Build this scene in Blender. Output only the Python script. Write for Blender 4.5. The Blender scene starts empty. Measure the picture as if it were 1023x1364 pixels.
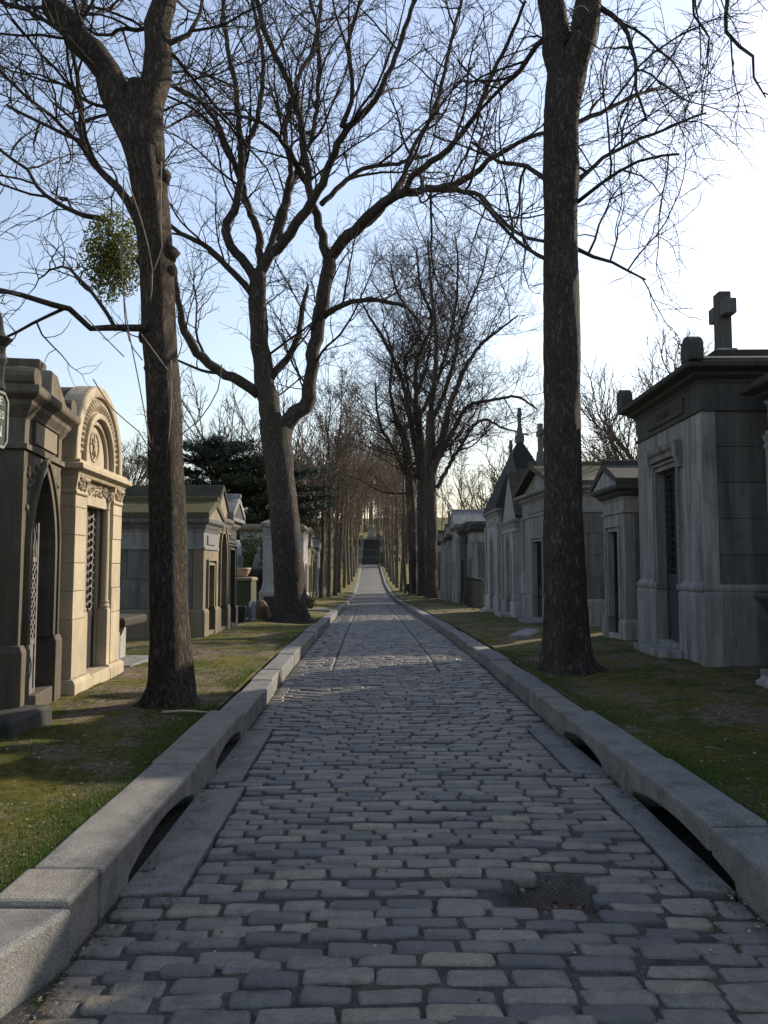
import bpy, math, random
from mathutils import Vector, Matrix, noise, Euler

R = math.radians
sc = bpy.context.scene
COL = sc.collection

# ------------------------------------------------------------------ camera
F = 1025.0                       # focal length in photo pixels (1023 x 1364)
CAMZ = 1.55
PITCH = math.atan((754 - 682) / F)
YAW = math.atan((504 - 511.5) / F)
cd = bpy.data.cameras.new('camera')
cam = bpy.data.objects.new('camera', cd)
COL.objects.link(cam)
cam.location = (0, 0, CAMZ)
cam.rotation_euler = (R(90) + PITCH, 0, YAW)
cd.sensor_fit = 'VERTICAL'
cd.sensor_height = 24
cd.lens = 24 * F / 1364
cd.clip_start = 0.05
cd.clip_end = 3000
sc.camera = cam
CM = Euler((R(90) + PITCH, 0, YAW)).to_matrix()

# ------------------------------------------------------------------ light
SUN_EL, SUN_AZ = 26.0, 37.0      # azimuth measured from +X towards +Y
world = bpy.data.worlds.new('World')
sc.world = world
world.use_nodes = True
wn = world.node_tree.nodes
bg = wn['Background']
sky = wn.new('ShaderNodeTexSky')
sky.sky_type = 'NISHITA'
sky.sun_disc = False
sky.sun_elevation = R(SUN_EL)
sky.sun_rotation = R(90 - SUN_AZ)
sky.altitude = 0
sky.air_density = 1.6
sky.dust_density = 1.0
sky.ozone_density = 3.0
hs_ = wn.new('ShaderNodeHueSaturation')
hs_.inputs['Saturation'].default_value = .80
wb = wn.new('ShaderNodeMix')
wb.data_type, wb.blend_type = 'RGBA', 'MULTIPLY'
wb.inputs[0].default_value = 1.0
wb.inputs[7].default_value = (1.045, .985, 1.03, 1)
world.node_tree.links.new(sky.outputs[0], hs_.inputs['Color'])
world.node_tree.links.new(hs_.outputs[0], wb.inputs[6])
world.node_tree.links.new(wb.outputs[2], bg.inputs[0])
bg.inputs[1].default_value = 0.15
sd = bpy.data.lights.new('sun', 'SUN')
sd.energy = 4.8
sd.angle = R(0.55)
sd.color = (1.0, 0.88, 0.70)
sun = bpy.data.objects.new('sun', sd)
COL.objects.link(sun)
sdir = Vector((math.cos(R(SUN_EL)) * math.cos(R(SUN_AZ)), math.cos(R(SUN_EL)) * math.sin(R(SUN_AZ)), math.sin(R(SUN_EL))))
sun.rotation_euler = sdir.to_track_quat('Z', 'Y').to_euler()
sun.location = (40, 20, 40)
sc.view_settings.view_transform = 'Standard'
sc.view_settings.look = 'None'
sc.view_settings.exposure = 0.6
sc.view_settings.gamma = 1.0
sc.view_settings.use_curve_mapping = False

# ------------------------------------------------------------------ helpers
rng = random.Random(11)


def at(px, py, Y):
    """world point seen at photo pixel (px, py) at world depth Y"""
    d = CM @ Vector(((px - 511.5) / F, (682 - py) / F, -1))
    t = Y / d.y
    return Vector((d.x * t, Y, CAMZ + d.z * t))


PROF = [(-200, 0), (0, 0), (14, 0), (23, -.15), (31, -.35), (53, -.83), (66, -.9), (90, -.56), (112, .55), (131, 1.74), (134, 1.8),
        (148, 6.6), (165, 9.0), (200, 14), (300, 20), (1200, 26)]


def lerp_prof(y):
    if y <= PROF[0][0]:
        return PROF[0][1]
    for (a, za), (b, zb) in zip(PROF, PROF[1:]):
        if y <= b:
            return za + (zb - za) * (y - a) / (b - a)
    return PROF[-1][1]


def base_z(y):
    w = 3.0 if y > 8 else 0.5
    return sum(lerp_prof(y + w * k / 2) for k in (-2, -1, 0, 1, 2)) / 5


def cx(y):
    return .25 - .0126 * max(0, y - 6)


HW = 1.51                         # half width of the paving


def road_z(x, y):
    u = (x - cx(y)) / HW
    n = noise.noise(Vector((x * .9, y * .5, 3.1))) * .014 + noise.noise(Vector((x * 2.3, y * 1.7, 9.1))) * .006
    return base_z(y) - .045 * u * u + n


def verge_z(x, y):
    u = abs(x - cx(y)) - 1.83
    z = base_z(y) + .145
    if u > 0:
        z += .06 * min(u, 1.6) / 1.6
    amp = min(1.0, max(0, u) / .5)
    z += amp * (noise.noise(Vector((x * .8, y * .8, 1.7))) * .05 + noise.noise(Vector((x * 2.9, y * 2.9, 5.2))) * .018)
    d = abs(x - cx(y))
    if d > 16:
        z += (d - 16) * .02
    return z


class MB:
    def __init__(s):
        s.v, s.f = [], []

    def add(s, vs, fs):
        o = len(s.v)
        s.v.extend(vs)
        s.f.extend([tuple(i + o for i in f) for f in fs])

    def box(s, x0, x1, y0, y1, z0, z1):
        s.rings([(x0, x1, y0, y1, z0), (x0, x1, y0, y1, z1)])
        return s

    def rings(s, rs):
        o = len(s.v)
        for (x0, x1, y0, y1, z) in rs:
            s.v += [(x0, y0, z), (x1, y0, z), (x1, y1, z), (x0, y1, z)]
        n = len(rs)
        s.f.append((o + 3, o + 2, o + 1, o))
        for i in range(n - 1):
            a = o + 4 * i
            for k in range(4):
                s.f.append((a + k, a + (k + 1) % 4, a + 4 + (k + 1) % 4, a + 4 + k))
        a = o + 4 * (n - 1)
        s.f.append((a, a + 1, a + 2, a + 3))
        return s

    def mould(s, x0, x1, y0, y1, prof):
        """rectangular rings of overhang o at height z"""
        return s.rings([(x0 - o, x1 + o, y0 - o, y1 + o, z) for o, z in prof])

    def prism(s, poly, a, b, axis='y'):
        """polygon (u,z) extruded along y (u is x) or along x (u is y)"""
        n = len(poly)
        o = len(s.v)
        for c in (a, b):
            for (u, z) in poly:
                s.v.append((u, c, z) if axis == 'y' else (c, u, z))
        s.f.append(tuple(o + i for i in range(n)))
        s.f.append(tuple(o + n + i for i in reversed(range(n))))
        for i in range(n):
            j = (i + 1) % n
            s.f.append((o + j, o + i, o + n + i, o + n + j))
        return s

    def lathe(s, prof, n=20, c=(0, 0, 0), sx=1, sy=1):
        o = len(s.v)
        m = len(prof)
        for (r, z) in prof:
            for k in range(n):
                a = 2 * math.pi * k / n
                s.v.append((c[0] + r * sx * math.cos(a), c[1] + r * sy * math.sin(a), c[2] + z))
        for i in range(m - 1):
            for k in range(n):
                k2 = (k + 1) % n
                s.f.append((o + i * n + k, o + i * n + k2, o + (i + 1) * n + k2, o + (i + 1) * n + k))
        s.f.append(tuple(o + k for k in reversed(range(n))))
        s.f.append(tuple(o + (m - 1) * n + k for k in range(n)))
        return s

    def tube(s, pts, rad, sides=6, cap=True):
        n = len(pts)
        if n < 2:
            return s
        o = len(s.v)
        t = (pts[1] - pts[0]).normalized()
        u = t.orthogonal().normalized()
        cs = [(math.cos(2 * math.pi * k / sides), math.sin(2 * math.pi * k / sides)) for k in range(sides)]
        V = s.v
        for i in range(n):
            if i == n - 1:
                t = pts[i] - pts[i - 1]
            elif i > 0:
                t = pts[i + 1] - pts[i - 1]
            t = t.normalized()
            u = u - t * u.dot(t)
            u = u.normalized() if u.length > 1e-6 else t.orthogonal().normalized()
            w = t.cross(u)
            p = pts[i]
            r = rad[i]
            ux, uy, uz = u * r
            wx, wy, wz = w * r
            X, Y, Z = p
            for c, q in cs:
                V.append((X + ux * c + wx * q, Y + uy * c + wy * q, Z + uz * c + wz * q))
        Fa = s.f
        for i in range(n - 1):
            a = o + i * sides
            b = a + sides
            for k in range(sides):
                k2 = (k + 1) % sides
                Fa.append((a + k, a + k2, b + k2, b + k))
        if cap:
            Fa.append(tuple(o + k for k in reversed(range(sides))))
            Fa.append(tuple(o + (n - 1) * sides + k for k in range(sides)))
        return s

    def bar(s, p, q, r, sides=4):
        return s.tube([Vector(p), Vector(q)], [r, r], sides)

    def arch_wall(s, w, h, ow, z0, arch, y0, y1, top=None, cxo=0.0):
        """front wall with an opening; arch: list of (x,z) from left spring to right spring; y0 front, y1 back"""
        top = top or (lambda x: h)
        for sg in (-1, 1):
            xa, xb = (-w / 2, cxo - ow / 2) if sg < 0 else (cxo + ow / 2, w / 2)
            poly = [(xa, z0), (xb, z0), (xb, top(xb)), (xa, top(xa))]
            s.prism(poly, y0, y1)
        for (xa, za), (xb, zb) in zip(arch, arch[1:]):
            if xb - xa < 1e-5:
                continue
            s.prism([(xa + cxo, za), (xb + cxo, zb), (xb + cxo, top(xb + cxo)), (xa + cxo, top(xa + cxo))], y0, y1)
        return s

    def band(s, pts, w, y0, y1):
        """square moulding that follows a polyline (x,z); w>0 lies on the outer (left-hand) side"""
        n = len(pts)
        out = []
        for i in range(n):
            a = pts[max(i - 1, 0)]
            b = pts[min(i + 1, n - 1)]
            dx, dz = b[0] - a[0], b[1] - a[1]
            L = math.hypot(dx, dz) or 1
            out.append((pts[i][0] - dz / L * w, pts[i][1] + dx / L * w))
        o = len(s.v)
        for i in range(n):
            for (p, y) in ((pts[i], y0), (out[i], y0), (out[i], y1), (pts[i], y1)):
                s.v.append((p[0], y, p[1]))
        for i in range(n - 1):
            a = o + 4 * i
            for k in range(4):
                s.f.append((a + k, a + (k + 1) % 4, a + 4 + (k + 1) % 4, a + 4 + k))
        s.f.append((o, o + 1, o + 2, o + 3))
        s.f.append((o + 4 * n - 1, o + 4 * n - 2, o + 4 * n - 3, o + 4 * n - 4))
        return s

    def mesh(s, name, mat, smooth=False):
        me = bpy.data.meshes.new(name)
        me.from_pydata([tuple(v) for v in s.v], [], s.f)
        if smooth:
            me.polygons.foreach_set('use_smooth', [True] * len(me.polygons))
        if mat:
            me.materials.append(mat)
        me.update()
        return me

    def build(s, name, mat, parent=None, smooth=False, bevel=0.0, loc=None, fix=True):
        me = s.mesh(name, mat, smooth)
        if fix and not smooth:
            import bmesh
            bm = bmesh.new()
            bm.from_mesh(me)
            bmesh.ops.recalc_face_normals(bm, faces=bm.faces)
            bm.to_mesh(me)
            bm.free()
        o = bpy.data.objects.new(name, me)
        COL.objects.link(o)
        if parent:
            o.parent = parent
        if loc:
            o.location = loc
        if bevel:
            m = o.modifiers.new('bevel', 'BEVEL')
            m.width = bevel
            m.segments = 2
            m.limit_method = 'ANGLE'
            m.angle_limit = R(35)
        return o


def inst(me, name, parent=None, loc=(0, 0, 0), rot=(0, 0, 0), scale=(1, 1, 1)):
    o = bpy.data.objects.new(name, me)
    COL.objects.link(o)
    o.parent = parent
    o.location, o.rotation_euler, o.scale = loc, rot, scale
    return o


def tag(o, label=None, cat=None, group=None, kind=None):
    for k, v in (('label', label), ('category', cat), ('group', group), ('kind', kind)):
        if v:
            o[k] = v
    return o


def empty(name, loc, rz=0.0):
    o = bpy.data.objects.new(name, None)
    o.empty_display_size = .2
    COL.objects.link(o)
    o.location = loc
    o.rotation_euler = (0, 0, rz)
    return o


def arch_pts(kind, ow, zs, n=10, k=1.0, rise=None):
    h = ow / 2
    if kind == 'rect':
        return [(-h, zs), (h, zs)]
    if kind == 'round':
        rr = rise or h
        return [(-h * math.cos(math.pi * i / n), zs + rr * math.sin(math.pi * i / n)) for i in range(n + 1)]
    # pointed: each side an arc of radius k*ow centred on the spring line
    rad = k * ow
    a1 = math.acos((rad - h) / rad)
    left = [(-h + rad - rad * math.cos(a1 * i / n), zs + rad * math.sin(a1 * i / n)) for i in range(n + 1)]
    return left + [(-x, z) for x, z in reversed(left[:-1])]


def text_mesh(name, s, size, mat, parent, loc, rot, ext=.004, align='CENTER'):
    cu = bpy.data.curves.new(name, 'FONT')
    cu.body = s
    cu.size = size
    cu.extrude = ext
    cu.align_x = align
    cu.align_y = 'CENTER'
    t = bpy.data.objects.new(name, cu)
    COL.objects.link(t)
    dg = bpy.context.evaluated_depsgraph_get()
    me = bpy.data.meshes.new_from_object(t.evaluated_get(dg))
    bpy.data.objects.remove(t)
    bpy.data.curves.remove(cu)
    me.materials.clear()
    me.materials.append(mat)
    return inst(me, name, parent, loc, rot)


# ------------------------------------------------------------------ materials
def new_mat(name):
    m = bpy.data.materials.new(name)
    m.use_nodes = True
    nt = m.node_tree
    b = nt.nodes['Principled BSDF']
    b.inputs['Specular IOR Level'].default_value = .3
    return m, nt, b


class NT:
    def __init__(s, nt):
        s.nt = nt

    def n(s, t, **kw):
        x = s.nt.nodes.new(t)
        for k, v in kw.items():
            setattr(x, k, v)
        return x

    def l(s, a, b):
        s.nt.links.new(a, b)

    def noise(s, vec, scale, detail=5, rough=.6, dist=0):
        x = s.n('ShaderNodeTexNoise')
        x.inputs['Scale'].default_value = scale
        x.inputs['Detail'].default_value = detail
        x.inputs['Roughness'].default_value = rough
        x.inputs['Distortion'].default_value = dist
        s.l(vec, x.inputs['Vector'])
        return x.outputs[0]

    def ramp(s, fac, stops):
        x = s.n('ShaderNodeValToRGB')
        e = x.color_ramp.elements
        while len(e) < len(stops):
            e.new(.5)
        for el, (p, c) in zip(e, stops):
            el.position = p
            el.color = (c, c, c, 1) if isinstance(c, (int, float)) else (*c, 1)
        s.l(fac, x.inputs[0])
        return x.outputs[0]

    def mix(s, fac, a, b, mode='MIX'):
        x = s.n('ShaderNodeMix', data_type='RGBA', blend_type=mode)
        for sock, v in ((x.inputs[0], fac), (x.inputs[6], a), (x.inputs[7], b)):
            if isinstance(v, (int, float)):
                sock.default_value = v
            elif isinstance(v, tuple):
                sock.default_value = (*v, 1)
            else:
                s.l(v, sock)
        return x.outputs[2]

    def math(s, op, a, b=0.0, c=None):
        x = s.n('ShaderNodeMath', operation=op)
        for i, v in enumerate((a, b, c)):
            if v is None:
                continue
            if isinstance(v, (int, float)):
                x.inputs[i].default_value = v
            else:
                s.l(v, x.inputs[i])
        return x.outputs[0]

    def scaled(s, vec, sc):
        x = s.n('ShaderNodeVectorMath', operation='MULTIPLY')
        s.l(vec, x.inputs[0])
        x.inputs[1].default_value = sc
        return x.outputs[0]

    def bump(s, h, strength, dist, bsdf, normal=None):
        x = s.n('ShaderNodeBump')
        x.inputs['Strength'].default_value = strength
        x.inputs['Distance'].default_value = dist
        s.l(h, x.inputs['Height'])
        if normal:
            s.l(normal, x.inputs['Normal'])
        s.l(x.outputs[0], bsdf.inputs['Normal'])
        return x.outputs[0]

    def rnd(s):
        """random value per piece: per object plus per mesh island"""
        a = s.n('ShaderNodeObjectInfo').outputs['Random']
        b = s.n('ShaderNodeNewGeometry').outputs['Random Per Island']
        return s.math('FRACT', s.math('ADD', a, b))


def stone_mat(name, base, stain=.5, moss=0.0, dark=(.035, .034, .03), grain=.12, rough=.85, piece=.32, warm=None):
    m, nt, b = new_mat(name)
    t = NT(nt)
    pos = t.n('ShaderNodeNewGeometry').outputs['Position']
    big = t.noise(pos, 1.3, 6, .65, .4)
    fine = t.noise(pos, 38, 4, .7)
    streak = t.noise(t.scaled(pos, (5.5, 5.5, .55)), 1.0, 6, .7, .3)
    speck = t.noise(pos, 130, 2, .6)
    col = t.mix(t.ramp(big, [(.3, 0), (.7, 1)]), tuple(c * .78 for c in base), warm or tuple(min(1, c * 1.12) for c in base))
    r = t.rnd()
    col = t.mix(1.0, col, t.ramp(r, [(0, 1 - piece), (1, 1 + 0 * piece)]), 'MULTIPLY')
    st = t.math('MULTIPLY', t.ramp(streak, [(.38, 0), (.64, 1)]), t.ramp(big, [(.28, .3), (.58, 1)]))
    col = t.mix(t.math('MULTIPLY', st, stain), col, dark)
    blot = t.noise(pos, 2.2, 7, .72, .8)
    col = t.mix(t.math('MULTIPLY', t.ramp(blot, [(.46, 0), (.66, 1)]), stain * .75), col, tuple(.35 * c + .4 * d for c, d in zip(base, dark)))
    col = t.mix(grain * 2, col, t.ramp(fine, [(.3, .35), (.7, 1.0)]), 'MULTIPLY')
    col = t.mix(t.ramp(speck, [(.62, 0), (.72, .35 * stain)]), col, dark)
    if moss:
        mo = t.noise(pos, 6, 6, .7)
        up = t.n('ShaderNodeSeparateXYZ')
        t.l(t.n('ShaderNodeNewGeometry').outputs['Normal'], up.inputs[0])
        k = t.math('MULTIPLY', t.ramp(mo, [(.5 - .25 * moss, 0), (.62 - .12 * moss, 1)]), t.ramp(up.outputs[2], [(.15, .25), (.5, 1)]))
        col = t.mix(t.math('MULTIPLY', k, min(1, moss * 1.2)), col, t.ramp(fine, [(.3, (.03, .032, .010)), (.7, (.105, .095, .026))]))
    t.l(col, b.inputs['Base Color'])
    b.inputs['Roughness'].default_value = rough
    h = t.math('ADD', t.math('MULTIPLY', fine, .6), t.math('MULTIPLY', big, .8))
    t.bump(h, .5, .012, b)
    return m


def plain_mat(name, col, rough=.6, metal=0.0, var=.25, scale=9.0, bump=.3, dist=.004):
    m, nt, b = new_mat(name)
    t = NT(nt)
    pos = t.n('ShaderNodeNewGeometry').outputs['Position']
    n = t.noise(pos, scale, 6, .65)
    c = t.mix(t.ramp(n, [(.3, 0), (.7, 1)]), tuple(x * (1 - var) for x in col), tuple(min(1, x * (1 + var)) for x in col))
    t.l(c, b.inputs['Base Color'])
    b.inputs['Roughness'].default_value = rough
    b.inputs['Metallic'].default_value = metal
    t.bump(t.noise(pos, scale * 5, 4, .6), bump, dist, b)
    return m


def sett_mat():
    m, nt, b = new_mat('sett_stone')
    t = NT(nt)
    pos = t.n('ShaderNodeNewGeometry').outputs['Position']
    r = t.rnd()
    col = t.ramp(r, [(0, (.062, .060, .061)), (.3, (.105, .098, .090)), (.6, (.150, .136, .116)), (.85, (.190, .164, .128)), (1, (.240, .196, .138))])
    big = t.noise(pos, .8, 4, .6)
    fine = t.noise(pos, 70, 5, .7)
    mid = t.noise(pos, 14, 5, .65)
    col = t.mix(.75, col, t.ramp(mid, [(.3, .4), (.7, 1.3)]), 'MULTIPLY')
    col = t.mix(.7, col, t.ramp(fine, [(.3, .45), (.7, 1.3)]), 'MULTIPLY')
    col = t.mix(t.ramp(big, [(.45, 0), (.7, .4)]), col, (.17, .15, .12))
    t.l(col, b.inputs['Base Color'])
    b.inputs['Specular IOR Level'].default_value = .6
    t.l(t.ramp(mid, [(.3, .34), (.7, .58)]), b.inputs['Roughness'])
    t.bump(t.math('ADD', t.math('MULTIPLY', fine, .45), t.math('MULTIPLY', mid, 1.0)), .75, .014, b)
    return m


def bed_mat():
    m, nt, b = new_mat('joint_soil')
    t = NT(nt)
    pos = t.n('ShaderNodeNewGeometry').outputs['Position']
    fine = t.noise(pos, 90, 4, .7)
    big = t.noise(pos, 2.6, 5, .65)
    col = t.ramp(fine, [(.28, (.022, .020, .017)), (.5, (.070, .064, .056)), (.68, (.125, .115, .10)), (.8, (.20, .18, .155))])
    col = t.mix(.8, col, t.ramp(t.noise(pos, 9, 5, .7), [(.3, .3), (.65, 1.15)]), 'MULTIPLY')
    col = t.mix(t.ramp(big, [(.56, 0), (.70, .6)]), col, (.05, .06, .018))
    dv = t.n('ShaderNodeVectorMath', operation='DISTANCE')     # brown soil laid bare where setts are missing
    t.l(t.scaled(pos, (1, 1.3, 0)), dv.inputs[0])
    dv.inputs[1].default_value = (.85, 3.80 * 1.3, 0)
    dd = t.math('ADD', dv.outputs['Value'], t.math('MULTIPLY', t.noise(pos, 14, 4, .6), .12))
    col = t.mix(t.ramp(dd, [(.20, 1), (.29, 0)]), col, t.ramp(fine, [(.3, (.035, .022, .014)), (.7, (.13, .092, .064))]))
    t.l(col, b.inputs['Base Color'])
    b.inputs['Roughness'].default_value = .95
    t.bump(fine, .8, .012, b)
    return m


def far_road_mat():
    """paving too far off to tell the setts apart"""
    m, nt, b = new_mat('far_paving')
    t = NT(nt)
    pos = t.n('ShaderNodeNewGeometry').outputs['Position']
    br = t.n('ShaderNodeTexBrick')
    br.inputs['Scale'].default_value = 1
    br.inputs['Brick Width'].default_value = .25
    br.inputs['Row Height'].default_value = .14
    br.inputs['Mortar Size'].default_value = .012
    br.inputs['Color1'].default_value = (.125, .122, .12, 1)
    br.inputs['Color2'].default_value = (.20, .185, .16, 1)
    br.inputs['Mortar'].default_value = (.07, .065, .055, 1)
    t.l(pos, br.inputs['Vector'])
    n = t.noise(pos, .7, 5, .6)
    t.l(t.mix(.5, br.outputs[0], t.ramp(n, [(.3, .6), (.7, 1.2)]), 'MULTIPLY'), b.inputs['Base Color'])
    b.inputs['Roughness'].default_value = .6
    t.bump(br.outputs[1], -.4, .01, b)
    return m


def granite_mat():
    m, nt, b = new_mat('kerb_granite')
    t = NT(nt)
    pos = t.n('ShaderNodeNewGeometry').outputs['Position']
    sp = t.noise(pos, 160, 2, .8)
    mid = t.noise(pos, 5, 6, .65)
    r = t.rnd()
    col = t.ramp(sp, [(.32, (.080, .080, .081)), (.5, (.187, .184, .178)), (.68, (.309, .295, .266))])
    col = t.mix(1.0, col, t.ramp(r, [(0, (.82, .84, .88)), (1, (1.05, 1.0, .9))]), 'MULTIPLY')
    col = t.mix(.8, col, t.ramp(mid, [(.28, .35), (.5, .85), (.7, 1.15)]), 'MULTIPLY')
    z = t.n('ShaderNodeSeparateXYZ')
    t.l(pos, z.inputs[0])
    moss = t.noise(pos, 11, 5, .7)
    col = t.mix(t.ramp(moss, [(.58, 0), (.75, .55)]), col, (.05, .052, .025))
    t.l(col, b.inputs['Base Color'])
    b.inputs['Roughness'].default_value = .8
    t.bump(t.math('ADD', sp, t.math('MULTIPLY', mid, 1.5)), .45, .006, b)
    return m


def ground_mat():
    m, nt, b = new_mat('verge_soil_and_moss')
    t = NT(nt)
    pos = t.n('ShaderNodeNewGeometry').outputs['Position']
    big = t.noise(pos, .55, 5, .6, .6)
    mid = t.noise(pos, 2.6, 6, .7)
    fine = t.noise(pos, 45, 5, .75)
    fine2 = t.noise(pos, 120, 3, .7)
    dirt = t.ramp(fine, [(.3, (.085, .068, .049)), (.5, (.209, .168, .121)), (.66, (.373, .302, .225)), (.8, (.590, .497, .389))])
    green = t.ramp(fine, [(.3, (.040, .050, .013)), (.55, (.110, .122, .027)), (.75, (.200, .200, .050))])
    yel = t.ramp(fine2, [(.3, (.09, .086, .018)), (.7, (.23, .205, .045))])
    g = t.math('ADD', t.math('MULTIPLY', big, .55), t.math('MULTIPLY', mid, .55))
    col = t.mix(t.ramp(g, [(.505, 0), (.595, 1)]), dirt, green)
    col = t.mix(t.ramp(t.noise(pos, 1.7, 5, .7), [(.48, 0), (.60, .85)]), col, yel)
    t.l(col, b.inputs['Base Color'])
    b.inputs['Roughness'].default_value = .95
    b.inputs['Specular IOR Level'].default_value = .1
    col2 = t.mix(.8, col, t.ramp(t.noise(pos, 13, 6, .75), [(.32, .35), (.68, 1.35)]), 'MULTIPLY')
    t.l(col2, b.inputs['Base Color'])
    t.bump(t.math('ADD', fine, t.math('MULTIPLY', fine2, .5)), 1.0, .045, b)
    return m


def bark_mat(name, dark, light, scale=16, dist=.03, moss=0.0):
    m, nt, b = new_mat(name)
    t = NT(nt)
    pos = t.n('ShaderNodeNewGeometry').outputs['Position']
    v = t.scaled(pos, (1, 1, .3))
    w = t.noise(v, scale, 8, .72, .6)
    w2 = t.noise(t.scaled(pos, (1, 1, .55)), scale * 2.7, 5, .7, .3)
    ridge = t.math('ABSOLUTE', t.math('SUBTRACT', w, .5))
    h = t.math('ADD', t.ramp(ridge, [(0, 0), (.16, 1)]), t.math('MULTIPLY', w2, .8))
    col = t.mix(t.ramp(t.math('MULTIPLY', h, .6), [(.25, 0), (.85, 1)]), dark, light)
    col = t.mix(.5, col, t.ramp(t.noise(pos, 3, 5, .6), [(.3, .6), (.7, 1.2)]), 'MULTIPLY')
    if moss:
        col = t.mix(t.ramp(t.noise(pos, 2.2, 6, .7), [(.52, 0), (.68, moss)]), col, (.035, .04, .012))
    t.l(col, b.inputs['Base Color'])
    b.inputs['Roughness'].default_value = .92
    b.inputs['Specular IOR Level'].default_value = .15
    t.bump(h, .9, dist, b)
    return m


def leaf_mat(name, c1, c2, c3=None, trans=.25, rough=.6):
    m, nt, b = new_mat(name)
    t = NT(nt)
    r = t.rnd()
    col = t.ramp(r, [(0, c1), (.6, c2), (1, c3 or c2)])
    t.l(col, b.inputs['Base Color'])
    b.inputs['Roughness'].default_value = rough
    b.inputs['Specular IOR Level'].default_value = .25
    if trans:
        tr = t.n('ShaderNodeBsdfTranslucent')
        t.l(col, tr.inputs[0])
        mx = t.n('ShaderNodeMixShader')
        mx.inputs[0].default_value = trans
        t.l(b.outputs[0], mx.inputs[1])
        t.l(tr.outputs[0], mx.inputs[2])
        t.l(mx.outputs[0], nt.nodes['Material Output'].inputs[0])
    return m


M = {}
M['sett'] = sett_mat()
M['bed'] = bed_mat()
M['far_road'] = far_road_mat()
M['granite'] = granite_mat()
M['ground'] = ground_mat()
M['bark'] = bark_mat('bark_brown', (.036, .030, .025), (.22, .175, .138), 22, .035, .2)
M['bark_dark'] = bark_mat('bark_dark', (.040, .035, .032), (.19, .165, .14), 18, .035, .15)
M['twig'] = plain_mat('twig_bark', (.026, .021, .018), .9, 0, .4, 3)
M['twig_red'] = plain_mat('twig_red_brown', (.088, .064, .050), .9, 0, .35, 3)
M['twig_grey'] = plain_mat('twig_grey_brown', (.10, .08, .062), .9, 0, .3, 3)
M['sapling'] = bark_mat('bark_sapling', (.06, .05, .04), (.30, .25, .19), 14, .015)
M['shoot'] = plain_mat('dry_shoot', (.20, .16, .12), .8, 0, .2, 6)
M['lime'] = stone_mat('cream_limestone', (.47, .395, .28), .42, .0, (.10, .08, .05), .08, .85, .10)
M['lime_roof'] = stone_mat('weathered_limestone', (.13, .115, .085), .8, .25, (.03, .028, .022))
M['dirty'] = stone_mat('sooty_limestone', (.17, .14, .10), .9, .05, (.045, .04, .032))
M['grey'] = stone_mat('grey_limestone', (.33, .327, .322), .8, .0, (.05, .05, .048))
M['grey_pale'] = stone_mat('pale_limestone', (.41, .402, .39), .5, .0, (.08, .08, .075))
M['grey_side'] = stone_mat('stained_shaded_stone', (.165, .163, .157), .85, .05, (.03, .03, .027))  # darker copy of the grey stone; side-wall shade is put into its colour
M['sooty_shaded'] = stone_mat('sooty_shaded_stone', (.12, .105, .08), .85, .05, (.03, .028, .022))  # sooty stone darkened again, the shade of the side walls painted in
M['grey_dark'] = stone_mat('blackened_stone', (.068, .066, .062), .8, .2, (.025, .025, .022))
M['beige'] = stone_mat('beige_limestone', (.27, .225, .155), .5, .1, (.06, .05, .035))
M['moss_roof'] = stone_mat('mossy_roof_stone', (.085, .078, .06), .6, .95, (.03, .028, .022))
M['moss_dark'] = stone_mat('dark_mossy_roof', (.042, .038, .03), .6, .35, (.02, .018, .014))
M['green_stone'] = stone_mat('algae_green_stone', (.09, .088, .045), .6, .3, (.05, .05, .03))
M['white_stone'] = stone_mat('white_marble', (.45, .46, .46), .25, 0, (.15, .16, .15))
M['slate'] = stone_mat('dark_slate', (.03, .03, .031), .5, .15, (.015, .015, .014), piece=.4)
M['iron'] = plain_mat('dark_iron', (.022, .024, .026), .55, .3, .4, 12)
M['iron_grey'] = plain_mat('grey_painted_iron', (.15, .14, .125), .6, .2, .35, 14)
M['iron_blue'] = plain_mat('verdigris_iron', (.032, .045, .052), .6, .2, .5, 10)
M['dark'] = plain_mat('interior_shade', (.012, .012, .012), .9, 0, .2, 5)  # near-black colour standing in for the unlit inside of the chapels
M['plaque'] = plain_mat('green_black_plaque', (.032, .042, .038), .45, .1, .3, 9)
M['plaque_edge'] = plain_mat('grey_plaque_rim', (.17, .19, .17), .6, .1, .3, 9)
M['letter'] = plain_mat('cream_paint', (.55, .52, .43), .6, 0, .15, 20)
M['terra'] = plain_mat('terracotta', (.40, .27, .19), .7, 0, .25, 8)
M['planter'] = plain_mat('black_planter', (.025, .025, .027), .6, 0, .3, 8)
M['rust'] = plain_mat('rusty_brown', (.10, .066, .042), .85, .1, .4, 14)
M['stick'] = plain_mat('bare_stick', (.33, .28, .21), .8, 0, .25, 10)
M['grass'] = leaf_mat('grass_blade', (.026, .058, .010), (.060, .110, .018), (.13, .15, .035), .3)
M['mistletoe'] = leaf_mat('mistletoe_leaf', (.06, .075, .016), (.13, .145, .03), (.21, .21, .055), .4)
M['cedar'] = leaf_mat('cedar_needles', (.018, .028, .017), (.038, .056, .031), (.065, .082, .044), .15)
M['brown_leaf'] = leaf_mat('dry_brown_leaf', (.070, .046, .031), (.115, .078, .054), (.17, .122, .085), .3)
M['litter'] = leaf_mat('leaf_litter', (.045, .032, .02), (.12, .09, .058), (.36, .31, .24), .1)
M['ivy'] = leaf_mat('ivy_leaf', (.015, .028, .008), (.035, .055, .014), (.06, .08, .02), .2)
M['bush'] = leaf_mat('shrub_leaf', (.02, .026, .012), (.045, .05, .022), (.08, .075, .035), .2)

#MARK-STRUCTURE
# ------------------------------------------------------------------ ground
def frange(a, b, st):
    out = []
    while a < b:
        out.append(a)
        a += st
    return out


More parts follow.
